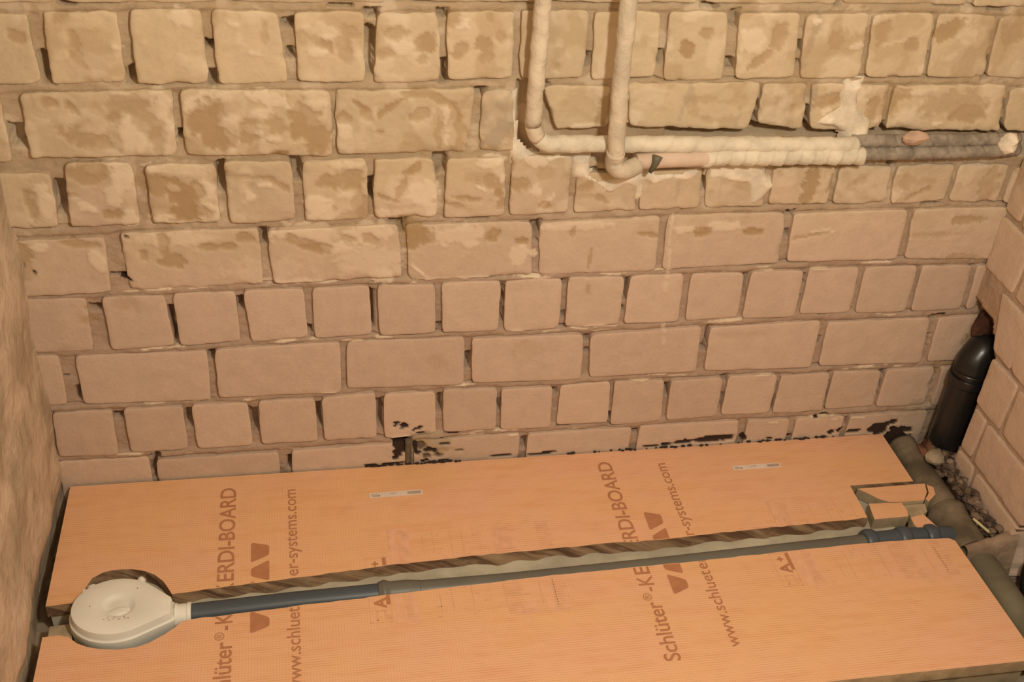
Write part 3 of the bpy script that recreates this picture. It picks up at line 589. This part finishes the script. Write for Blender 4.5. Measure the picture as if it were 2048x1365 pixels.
tag(lump('mortar_lump', (2.065, -.014, .806), (.022, .022, .020), M_plaster, 5), 'pale mortar lump over the grey insulated pipes near the right corner', 'mortar lump')
tag(tube('pipe_stub', [(.940, .003, .03), (.939, .001, .143)], .0058, M_pipedust, seg=14), 'short grey conduit stub poking out of the hole above the board', 'conduit stub')

# ------------------------------------------------------------ floor build-up and backer boards
CB = [(.479, -.313), (.531, -.308), (.62, -.302), (.71, -.296), (.803, -.290), (.897, -.283), (.993, -.279), (1.091, -.276), (1.189, -.275), (1.291, -.272), (1.392, -.274), (1.497, -.270), (1.605, -.265), (1.713, -.263), (1.824, -.260), (1.863, -.258)]
CF = [(.515, -.375), (.62, -.370), (.709, -.364), (.799, -.361), (.89, -.355), (.984, -.351), (1.079, -.347), (1.176, -.343), (1.274, -.341), (1.374, -.339), (1.476, -.337), (1.579, -.334), (1.686, -.330), (1.794, -.328), (1.849, -.327), (1.936, -.328), (2.016, -.333)]
def yb(x): return float(np.interp(x, [c[0] for c in CB], [c[1] for c in CB])) + .0012 * float(vn(x * 55, 0, 0))
def yf(x): return float(np.interp(x, [c[0] for c in CF], [c[1] for c in CF])) + .0010 * float(vn(x * 50, 4, 0))
ZT, ZM = .080, .052
def slab(name, outline, z0, z1, top, side, parent=None, levels=1, ripple=None):
    n = len(outline)
    area = sum(outline[i][0] * outline[(i + 1) % n][1] - outline[(i + 1) % n][0] * outline[i][1] for i in range(n))
    if area < 0: outline = outline[::-1]
    V = []; F = []; fm = []
    for l in range(levels + 1):
        z = z1 + (z0 - z1) * l / levels
        for i, (x, y) in enumerate(outline):
            if ripple and l:
                x0, y0 = outline[i - 1]; x1, y1 = outline[(i + 1) % n]
                t = Vector((x1 - x0, y1 - y0)).normalized(); a = ripple(x, y, z, l / levels)
                V.append((x + t.y * a, y - t.x * a, z))
            else: V.append((x, y, z))
    F.append(tuple(range(n))); fm.append(0)
    F.append(tuple(range(levels * n, levels * n + n))[::-1]); fm.append(1)
    for l in range(levels):
        for i in range(n):
            j = (i + 1) % n; F.append((l * n + i, (l + 1) * n + i, (l + 1) * n + j, l * n + j)); fm.append(1)
    o = mesh_obj(name, V, F, [top, side], parent, fmat=fm)
    return o
xs_b = np.arange(.482, 1.862, .006); xs_f = np.arange(.520, 2.014, .006)
back_out = [(.268, -.006), (2.013, -.004), (2.013, -.162), (1.867, -.161), (1.866, -.20), (1.8635, -.257)] + [(float(x), yb(x)) for x in xs_b[::-1]] + \
    [(.474, -.296), (.464, -.278), (.448, -.261), (.43, -.250), (.408, -.243), (.385, -.241), (.368, -.2425), (.355, -.246), (.338, -.258), (.330, -.278), (.316, -.309), (.311, -.314), (.266, -.317)]
front_out = [(.271, -.387), (.300, -.386), (.315, -.392), (.33, -.407), (.348, -.417), (.369, -.424), (.403, -.429), (.430, -.427), (.452, -.419), (.475, -.404), (.492, -.390), (.503, -.378)] + \
    [(float(x), yf(x)) for x in xs_f] + [(2.018, -.340), (2.026, -.642), (.268, -.642)]
def rip(x, y, z, f):
    if not (.48 < x < 1.87 and -.33 < y < -.25): return 0
    u = x + .45 * (z - ZT) * 1.4
    r = float(fbm(u, 0, 0, 16, 2)) + .6 * math.sin(u * 82 + 3 * float(vn(x * 5, 1, 0)))
    return (.0045 * r - .001) * min(1, f * 2.2)
board = thing('tile_backer_board', 'long orange tile backer board against the brick wall, behind the pipe channel', 'backer board', (1.14, -.16, ZM), 'orange tile backer boards on the floor')
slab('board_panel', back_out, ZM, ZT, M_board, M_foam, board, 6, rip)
board2 = thing('tile_backer_board', 'wide orange tile backer board in front of the pipe channel', 'backer board', (1.14, -.5, ZM), 'orange tile backer boards on the floor')
slab('board_panel', front_out, ZM, ZT, M_board, M_foamplain, board2)
board3 = thing('tile_backer_board', 'orange board whose corner shows below the dark gap at the bottom right', 'backer board', (1.14, -.95, .024), 'orange tile backer boards on the floor')
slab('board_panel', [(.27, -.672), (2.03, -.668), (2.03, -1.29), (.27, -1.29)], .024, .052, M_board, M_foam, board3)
# grey levelling boards under the orange ones, leaving a trench for the pipe
slo = [(.27, -.012), (2.005, -.012), (2.0, -.155), (1.93, -.157), (1.93, -.266)] + [(float(x), yb(x) - .028 + .003 * float(vn(x * 9, 8, 0))) for x in np.arange(.50, 1.86, .02)[::-1]] + [(.47, -.30), (.44, -.262), (.385, -.250), (.34, -.265), (.318, -.308), (.27, -.312)]
lv = thing('levelling_board', 'pale grey levelling board showing along the channel beside the pipe', 'levelling board', (1.14, -.15, 0))
slab('foam_slab', slo, .003, ZM - .0004, M_screed, M_screed, lv)
lv2 = thing('levelling_board', 'greyish levelling board showing left of the drain under the front orange board', 'levelling board', (1.14, -.5, 0))
slab('foam_slab', [(.272, -.339), (.308, -.337), (.316, -.39), (.345, -.424), (.40, -.435), (.46, -.425), (.52, -.385)] + [(float(x), yf(x) - .004) for x in np.arange(.56, 1.98, .05)] + [(2.0, -.345), (2.01, -.636), (.27, -.636)], .003, ZM - .0004, M_foamplain, M_foamplain, lv2)

# offcuts at the right end of the channel
def offcut(label, pts, z0, z1, top=M_board, side=M_foamplain):
    cx = sum(p_[0] for p_ in pts) / len(pts); cy = sum(p_[1] for p_ in pts) / len(pts)
    t = thing('board_offcut', label, 'board offcut', (cx, cy, z0), 'backer board offcuts')
    slab('foam_piece', pts, z0, z1, top, side, t); return t
offcut('long pointed orange offcut beside the notch in the back board', [(1.880, -.171), (2.036, -.170), (2.028, -.196), (2.010, -.220), (1.962, -.2195), (1.930, -.2165), (1.912, -.205), (1.899, -.190)], ZM + .002, ZT - .001)
offcut('tiny orange sliver at the tip of the long pointed offcut', [(2.041, -.171), (2.052, -.180), (2.046, -.202), (2.020, -.222), (2.018, -.212), (2.033, -.197)], ZM, ZT - .004)
offcut('squarish orange offcut with exposed foam edge above the dark pipe bend', [(1.884, -.218), (1.897, -.2195), (1.956, -.2225), (1.958, -.245), (1.953, -.263), (1.876, -.264)], ZM - .010, ZT, side=M_foamplain)
offcut('bare foam chunk wedged right of the squarish offcut', [(1.961, -.224), (2.012, -.223), (2.006, -.246), (1.988, -.256), (1.963, -.259)], ZM, ZT - .008, M_foamplain, M_foamplain)
dd = offcut('small orange offcut with scalloped edge beside the pipe bend', [(1.958, -.264), (1.990, -.258), (2.002, -.297), (1.994, -.291), (1.982, -.292), (1.975, -.299), (1.960, -.300), (1.956, -.285)], ZM, ZT - .003)
mesh_obj('white_flake', [(1.956, -.3003, .0745), (1.974, -.2993, .0745), (1.975, -.3125, .071), (1.960, -.3135, .071), (1.956, -.3003, .0735), (1.974, -.2993, .0735), (1.975, -.3125, .069), (1.960, -.3135, .069)],
         [(0, 3, 2, 1), (4, 5, 6, 7), (0, 4, 7, 3), (2, 6, 5, 1), (3, 7, 6, 2), (0, 1, 5, 4)], simple('white_flake', (.85, .82, .8), .6), dd)

# ------------------------------------------------------------ print on the boards
def clip(poly, f, above):
    xs = [p_[0] for p_ in poly]; x0, x1 = min(xs) - .001, max(xs) + .001; y0, y1 = f(x0), f(x1)
    def d(p_):
        v = p_[1] - (y0 + (y1 - y0) * (p_[0] - x0) / (x1 - x0)); return v - .0012 if above else -v - .0012
    out = []
    for i in range(len(poly)):
        a, b = poly[i], poly[(i + 1) % len(poly)]; da, db = d(a), d(b)
        if da >= 0: out.append(a)
        if (da >= 0) != (db >= 0):
            t = da / (da - db); out.append((a[0] + (b[0] - a[0]) * t, a[1] + (b[1] - a[1]) * t))
    return out if len(out) > 2 else None
GAP = .072   # the panel was sawn in two and the halves pulled apart for the pipe
def add_print(name, polys, mat, z=.0004, stuff=False):
    for par, f, ab in ((board, yb, True), (board2, yf, False)):
        V = []; F = []
        for pl in polys:
            c = clip(pl if ab else [(x, y - GAP) for x, y in pl], f, ab)
            if not c or (ab and max(p_[0] for p_ in c) > 1.86): continue
            A = sum(c[i][0] * c[(i + 1) % len(c)][1] - c[(i + 1) % len(c)][0] * c[i][1] for i in range(len(c)))
            if abs(A) < 1e-9: continue
            if A < 0: c = c[::-1]
            b0 = len(V); V += [(x, y, ZT + z) for x, y in c]; F.append(tuple(range(b0, b0 + len(c))))
        if F:
            o = mesh_obj(name, V, F, mat, par)
            if stuff: o['kind'] = 'stuff'
def text_polys(s, x_base, x_top, y0, y1, bold=0.0, spacing=1.0, caps='H'):
    """text running along +y, tops towards -x, fitted between y0 and y1; cap height = x_base - x_top"""
    def tris(t):
        cu = bpy.data.curves.new('t', 'FONT'); cu.body = t; cu.offset = bold; cu.space_character = spacing; cu.resolution_u = 4
        ob = bpy.data.objects.new('t', cu); COL.objects.link(ob); bpy.context.view_layer.update()
        me = bpy.data.meshes.new_from_object(ob.evaluated_get(bpy.context.evaluated_depsgraph_get()))
        me.calc_loop_triangles(); r = [[tuple(me.vertices[i].co[:2]) for i in tr.vertices] for tr in me.loop_triangles]
        bpy.data.objects.remove(ob); bpy.data.curves.remove(cu); bpy.data.meshes.remove(me); return r
    T = tris(s); hc = max(p_[1] for t in tris(caps) for p_ in t)
    a = min(p_[0] for t in T for p_ in t); b = max(p_[0] for t in T for p_ in t)
    return [[(x_base - p_[1] / hc * (x_base - x_top), y0 + (p_[0] - a) / (b - a) * (y1 - y0)) for p_ in t] for t in T]
def rounded(pts, r=.005, n=4):
    out = []
    for i in range(len(pts)):
        p0, p1, p2 = Vector(pts[i - 1]), Vector(pts[i]), Vector(pts[(i + 1) % len(pts)])
        a = p1 + (p0 - p1).normalized() * r; b = p1 + (p2 - p1).normalized() * r
        for k in range(n + 1):
            t = k / n; out.append(tuple(a * (1 - t) ** 2 + p1 * 2 * t * (1 - t) + b * t * t))
    return out
def rect(x0, x1, y0, y1): return [(x0, y0), (x1, y0), (x1, y1), (x0, y1)]
for k, (dx, dy) in enumerate([(0, 0), (-.779, -.004)]):
    x0 = 1.369 + dx
    add_print('brand_lettering', text_polys('Schl\u00fcter', x0, x0 - .0300, -.494 + dy, -.357 + dy, .012, .97, 'S') + text_polys('\u00ae', x0 - .013, x0 - .030, -.353 + dy, -.335 + dy, .0, .97, '\u00ae') + text_polys('-K', x0, x0 - .0300, -.331 + dy, -.292 + dy, .012, 1.1, 'K') + text_polys('ERDI-BOARD', x0, x0 - .0300, -.287 + dy, -.037 + dy, .012, .97, 'E'), M_print)
    xu = 1.4865 + dx
    add_print('web_address_lettering', text_polys('www.schluet', xu, xu - .0155, -.477 + dy, -.291 + dy, .006, 1.0, 'x') + text_polys('er-systems.com', xu, xu - .0155, -.287 + dy, -.053 + dy, .006, 1.0, 'x'), M_print)
    lx0, lx1 = 1.400 + dx, 1.4335 + dx
    for q in ([(lx0, -.194), (lx1, -.204), (lx1, -.229), (lx0, -.246)], [(lx0, -.262), (lx1, -.242), (lx1, -.294), (lx0, -.280)],
              [(lx0, -.292), (lx1, -.310), (lx1, -.330), (lx0, -.344)]):
        add_print('logo_shape', [rounded([(x, y + dy) for x, y in q], .0055)], M_print)
for k, dx in enumerate((0, .786)):
    bx = .832 + dx
    X0, X1, Y0, Y1 = bx, bx + .040, -.349, -.262
    for a in (rect(X0, X0 + .0010, Y0, Y1), rect(X1 - .001, X1, Y0, Y1), rect(X0, X1, Y0, Y0 + .001), rect(X0, X1, Y1 - .001, Y1)): add_print('label_frame', [a], M_fade)
    add_print('rating_lettering', text_polys('A', bx + .031, bx + .009, -.316, -.290, .03), M_print)
    add_print('rating_lettering', text_polys('+', bx + .026, bx + .012, -.285, -.272, .04, caps='+'), M_print)
    add_print('rating_bar', [rect(bx + .032, bx + .0388, -.308, -.264)], M_print)
    for a in (rect(bx + .012, bx + .014, -.344, -.322), rect(bx + .028, bx + .0295, -.344, -.322), rect(bx + .012, bx + .0295, -.3225, -.321), [(bx + .012, -.344), (bx + .014, -.344), (bx + .021, -.334), (bx + .020, -.3325)], rect(bx + .031, bx + .038, -.342, -.331)):
        add_print('house_pictogram', [a], M_fade)
    T = []
    for a, y0, y1 in ((.048, -.245, -.193), (.133, -.262, -.195), (.168, -.285, -.195), (.190, -.35, -.196), (.223, -.35, -.198), (.113, -.262, -.215), (.130, -.34, -.29), (.152, -.345, -.27), (.250, -.34, -.27), (.318, -.34, -.28), (.345, -.345, -.28)):
        T.append(rect(bx + a, bx + a + .0012, y0, y1))
    r_ = random.Random(5 + k)
    for y in np.arange(-.355, -.193, .0060):
        for a, b in ((.066, .086), (.252, .300), (.340, .372)):
            w = r_.uniform(.6, 1) * (b - a); T.append(rect(bx + a, bx + a + w, y, y + .0022))
        if r_.random() < .6:
            a = r_.choice((.10, .12, .14, .175, .195, .21, .23)); T.append(rect(bx + a, bx + a + r_.uniform(.004, .012), y, y + .0026))
    add_print('technical_table_print', T, M_fade, stuff=True)
    for a in (rect(bx + .047, bx + .062, -.353, -.19), rect(bx + .066, bx + .088, -.36, -.192), rect(bx + .262, bx + .312, -.358, -.328), rect(bx + .325, bx + .368, -.358, -.323), rect(bx + .25, bx + .30, -.262, -.215)):
        add_print('table_panel_print', [a], M_fade2, .0002)
# stickers
def sticker(x0, x1, ya, yb_, sk):
    q = lambda u, v, z: (x0 + (x1 - x0) * u, ya + sk * u + (yb_ - ya) * v, ZT + z)
    s = mesh_obj('product_sticker', [q(0, 0, .0008), q(1, 0, .0008), q(1, 1, .0008), q(0, 1, .0008), q(0, 0, .0001), q(1, 0, .0001), q(1, 1, .0001), q(0, 1, .0001)],
                 [(0, 1, 2, 3), (0, 4, 5, 1), (1, 5, 6, 2), (2, 6, 7, 3), (3, 7, 4, 0)], M_paper, board)
    s['label'] = 'white paper sticker'
    V = []; F = []
    def bar(u0, u1, v0, v1):
        b0 = len(V); V.extend([q(u0, v0, .0011), q(u1, v0, .0011), q(u1, v1, .0011), q(u0, v1, .0011)]); F.append((b0, b0 + 1, b0 + 2, b0 + 3))
    r_ = random.Random(2); u = .72
    while u < .965:
        w = r_.uniform(.004, .014); bar(u, u + w, .22, .78); u += w + r_.uniform(.003, .007)
    for v in (.2, .38, .56): bar(.04, .15, v, v + .08)
    bar(.16, .2, .18, .5); bar(.38, .5, .55, .66)
    mesh_obj('barcode_print', V, F, M_code, s)['kind'] = 'stuff'
sticker(.853, .961, -.0985, -.0845, .0015)
sticker(1.630, 1.739, -.0900, -.0765, .0005)

# ------------------------------------------------------------ shower drain
dr = thing('shower_drain', 'round cream plastic floor drain body set in the hole at the left end', 'floor drain', (.395, -.335, .003))
def drop_outline(cx, cy, rx, ry, nx, ny, nw, n=56):
    """ellipse blended into a neck at (nx, ny) of half width nw, drawn as the hull of both"""
    pts = []
    for k in range(n):
        a = 2 * math.pi * k / n; pts.append((cx + rx * math.cos(a), cy + ry * math.sin(a)))
    pts += [(nx, ny + nw), (nx, ny - nw)]
    pts = sorted(pts)
    def half(P):
        h = []
        for p_ in P:
            while len(h) > 1 and (h[-1][0] - h[-2][0]) * (p_[1] - h[-2][1]) - (h[-1][1] - h[-2][1]) * (p_[0] - h[-2][0]) <= 0: h.pop()
            h.append(p_)
        return h
    lo = half(pts); up = half(pts[::-1]); H = lo[:-1] + up[:-1]
    # resample evenly
    P = [Vector(h) for h in H] + [Vector(H[0])]; L = [0]
    for a, b in zip(P, P[1:]): L.append(L[-1] + (b - a).length)
    out = []
    for k in range(96):
        s = L[-1] * k / 96; i = max(j for j in range(len(L) - 1) if L[j] <= s); t = (s - L[i]) / max(1e-9, L[i + 1] - L[i]); out.append(tuple(P[i].lerp(P[i + 1], t)))
    return out
DX, DY = .389, -.340
base = drop_outline(DX, DY, .078, .066, .487, -.349, .018)
def loop_scale(pts, s, cx=DX, cy=DY): return [(cx + (x - cx) * s, cy + (y - cy) * s) for x, y in pts]
prof = [(1.03, .006), (1.03, .052), (1.04, .054), (1.04, .072), (1.035, .0745), (1.0, .076), (.985, .078), (.975, .090), (.965, .0925), (.94, .0935)]
V = []; F = []
for s, z in prof: V += [(x, y, z) for x, y in loop_scale(base, s)]
nb = 96
# blend from the drop outline to circles of the shallow dish
for s, z in ((.62, .0940), (.40, .0938), (.36, .0930), (.31, .0905), (.26, .0885), (.20, .0880), (.10, .0895)):
    V += [(DX + .004 + .078 * s * math.cos(2 * math.pi * k / nb + math.atan2(base[0][1] - DY, base[0][0] - DX)), DY + .078 * s * .95 * math.sin(2 * math.pi * k / nb + math.atan2(base[0][1] - DY, base[0][0] - DX)), z) for k in range(nb)]
nl = len(V) // nb
for l in range(nl - 1):
    for k in range(nb):
        j = (k + 1) % nb; F.append((l * nb + k, l * nb + j, (l + 1) * nb + j, (l + 1) * nb + k))
F.append(tuple(range((nl - 1) * nb, nl * nb)))
body = mesh_obj('drain_body', V, F, M_trap, dr, smooth=True)
md = body.modifiers.new('edge', 'EDGE_SPLIT'); md.split_angle = math.radians(38)
tube('outlet_neck', [(.474, -.3475, .063), (.492, -.3470, .0615)], .0165, M_trap, dr, step=.02)
tube('outlet_socket', [(.488, -.3470, .060), (.5165, -.3465, .0595)], .0215, M_trap, dr, step=.001, rad=lambda s, th, c: .0215 + (.0018 if s > .021 or s < .005 else 0))
for a, (ux, uy) in enumerate([(.326, -.287), (.340, -.276), (.424, -.266)]):
    lump('mounting_lug', (ux, uy, .071), (.012 - .004 * (a == 2), .009, .010), M_trap, a, dr, 2, .25)
lump('drain_nub', (.398, -.352, .0895), (.020, .009, .0045), M_trap, 4, dr, 2, .3)
for x, y in ((.345, -.338), (.423, -.304), (.413, -.372)): lump('screw_dot', (x, y, .0938), (.0014, .0014, .0008), M_rubble, 1, dr, 1)
for i in range(9): lump('dirt_speck', (.372 + .0045 * i + .002 * (i % 2), -.371 + .003 * math.sin(i * 2), .0940), (.0016, .0007, .0004), M_rubble, i, dr, 1)

# ------------------------------------------------------------ waste pipes
def cy(x): return float(np.interp(x, [.51, .70, .90, 1.09, 1.39, 1.70, 1.90, 2.0], [-.3465, -.338, -.334, -.334, -.326, -.314, -.307, -.303]))
PZ = .0585
p1 = tag(tube('drain_pipe', [(x, cy(x), PZ) for x in np.linspace(.512, .86, 12)], .0205, M_pipedark, seg=32), 'dark slate plastic pipe plugged into the cream drain', 'pipe')
p2 = thing('drain_pipe', 'long grey plastic pipe lying in the channel, right of the slate one', 'pipe', (.86, cy(.86), PZ))
tube('pipe_barrel', [(x, cy(x), PZ - .001) for x in np.linspace(.905, 1.862, 20)], .0200, M_pipegrey, p2, seg=32)
tube('pipe_socket', [(.852, cy(.852), PZ), (.93, cy(.93), PZ)], .021, M_pipegrey, p2, seg=32, step=.002, rad=lambda s, th, c: .0225 + .0035 * math.exp(-((s - .011) / .007) ** 2) - .0022 * max(0, min(1, (s - .055) / .018)))
p3 = thing('pipe_bend', 'dark slate pipe bend and sockets at the right end of the channel', 'pipe bend', (1.93, -.30, PZ))
tube('bend_barrel', [(1.842, -.309, PZ), (1.95, -.305, PZ), (2.01, -.303, PZ - .004), (2.05, -.303, PZ - .010)], .0225, M_pipedark, p3, seg=28)
for x in (1.850, 1.925, 1.985):
    tube('socket_ring', [(x - .013, -.3065, PZ), (x + .013, -.3055, PZ)], .0275, M_pipedark, p3, seg=28, step=.002, rad=lambda s, th, c: .0275 - .004 * (2 * abs(s / .026 - .5)) ** 3)
wp = thing('waste_pipe', 'dusty grey waste pipe running along the floor at the right wall', 'pipe', (2.068, -.3, 0))
tube('pipe_barrel', [(2.066, -.012, .046), (2.068, -.15, .042), (2.067, -.26, .040)], .034, M_pipedust, wp, seg=28, rad=lambda s, th, c: .034 * (1 + .03 * float(vn(c.y * 30, th, 0))))
tube('pipe_socket', [(2.066, -.225, .042), (2.065, -.345, .040)], .042, M_pipedust, wp, seg=28, step=.003, rad=lambda s, th, c: .041 + .004 * math.exp(-((s - .012) / .008) ** 2))
tube('pipe_barrel', [(2.065, -.33, .040), (2.069, -.45, .040), (2.071, -1.2, .040)], .035, simple('green_grey_pipe', (.165, .148, .10), .6, .12, 10, .2), wp, seg=28)
# black soil pipe in the corner niche
sp = thing('soil_pipe', 'black plastic soil pipe standing in the broken corner niche', 'pipe', (2.142, -.062, .06))
tube('pipe_barrel', [(2.134, -.060, .095), (2.135, -.058, .22), (2.137, -.056, .295)], .0375, M_black, sp, seg=32)
tube('pipe_bend', [(2.137, -.056, .288), (2.141, -.052, .312), (2.155, -.046, .333), (2.20, -.040, .345)], .0380, M_black, sp, seg=32)
tube('socket_ring', [(2.1355, -.0575, .262), (2.136, -.057, .282)], .041, M_black, sp, seg=32, step=.002)
tube('lower_bend', [(2.134, -.060, .105), (2.128, -.064, .080), (2.108, -.066, .058), (2.085, -.064, .050)], .036, M_reddirt, sp, seg=24, rad=lambda s, th, c: .0355 * (1 + .07 * float(vn(c.x * 60, c.z * 60, th))))
tag(lump('niche_shade_lump', (2.178, -.018, .385), (.045, .028, .040), simple('rusty_dirt_niche_shade', (.085, .038, .024), .95, .3, 30, .8, 60, .004), 7, None, 3, .5), 'added rusty brown lump, coloured dark for the shade in the niche top over the black pipe', 'mortar lump')  # added lump; its dark rusty colour stands in for the cavity's shade
so = thing('pipe_socket', 'dark pipe mouth inside the broken hole low in the right wall', 'pipe', (2.17, -HOLE[0], .085))
R_ = .078
V = []; F = []
for x, r in ((2.23, R_), (2.135, R_), (2.130, R_ + .012), (2.118, R_ + .012), (2.116, R_ + .006), (2.118, R_ - .004), (2.23, R_ - .006)):
    V += [(x, -HOLE[0] - .012 + r * math.cos(2 * math.pi * k / 40), .090 + r * math.sin(2 * math.pi * k / 40)) for k in range(40)]
for l in range(6):
    for k in range(40): F.append((l * 40 + k, l * 40 + (k + 1) % 40, (l + 1) * 40 + (k + 1) % 40, (l + 1) * 40 + k))
mesh_obj('socket_rim', V, F, M_black, so, smooth=True)

# ------------------------------------------------------------ debris
r_ = random.Random(11)
items = []
for k in range(230):
    y = r_.uniform(-.335, -.06); x = 2.112 - abs(r_.gauss(0, .006))
    s = r_.uniform(.003, .012); items.append(((x, y, .060 + .030 * r_.random() + .02 * (x - 2.09) / .03), (s, s * r_.uniform(.7, 1.4), s * .7)))
for k in range(90):
    x = r_.uniform(2.016, 2.045); y = r_.uniform(-.33, -.01); s = r_.uniform(.003, .009)
    items.append(((x, y, .006 + .012 * r_.random()), (s, s, s * .7)))
o = lumps('mortar_rubble', items, None, mats=[M_rubble, simple('brown_rubble', (.15, .105, .075), .95, .3), simple('dark_rubble_b', (.09, .065, .05), .95, .3)])
o['kind'] = 'stuff'; tag(o, 'dark crumbled mortar debris along the foot of the right wall', 'debris')
# sloping mound of mortar between the waste pipe and the right wall
us = np.arange(0, 1.001, .05); vs = np.arange(-.392, -.325, .004)
U, V_ = np.meshgrid(us, vs); u = U.ravel(); v = V_.ravel()
pr = sstep(-.392, -.368, v + .004 * u) * sstep(-.325, -.355, v)
P = np.stack([2.03 + .10 * u, v, .004 + pr * (.076 + .035 * u ** 1.3) + .005 * fbm(u * .1, v, 1, 50, 3)], -1)
nu = len(us); F = [(r * nu + c, r * nu + c + 1, (r + 1) * nu + c + 1, (r + 1) * nu + c) for r in range(len(vs) - 1) for c in range(nu - 1)]
o = mesh_obj('mortar_mound', P, F, simple('brown_mortar', (.29, .21, .15), .95, .15, 20, .8, 60, .005), smooth=True)
tag(o, 'brown mortar mound packed between the floor waste pipe and right wall', 'mortar')
tag(lump('plaster_chunk', (2.082, -.112, .100), (.020, .022, .016), simple('pale_chunk', (.34, .28, .20), .9, .1), 3), 'pale plaster chunk lying below the black corner pipe', 'plaster chunk')
tag(tube('wood_stick', [(2.082, -.292, .088), (2.094, -.334, .090)], .0030, simple('pale_wood', (.62, .55, .33), .7, .05), seg=6), 'tiny pale wooden stick on the debris by the right wall', 'stick')
# thin dirt crumbs where the boards meet the walls
items = []
for k in range(120):
    x = r_.choice([r_.uniform(1.25, 2.0), r_.uniform(.85, 1.05)]); s = r_.uniform(.0012, .0035)
    items.append(((x, -.002 - r_.random() * .004, ZT + .001 + s * .4), (s * 1.6, s, s)))
o = lumps('bitumen_crumbs', items, M_bitumen); o['kind'] = 'stuff'; tag(o, 'black bitumen crumbs along the back edge of the board', 'debris')
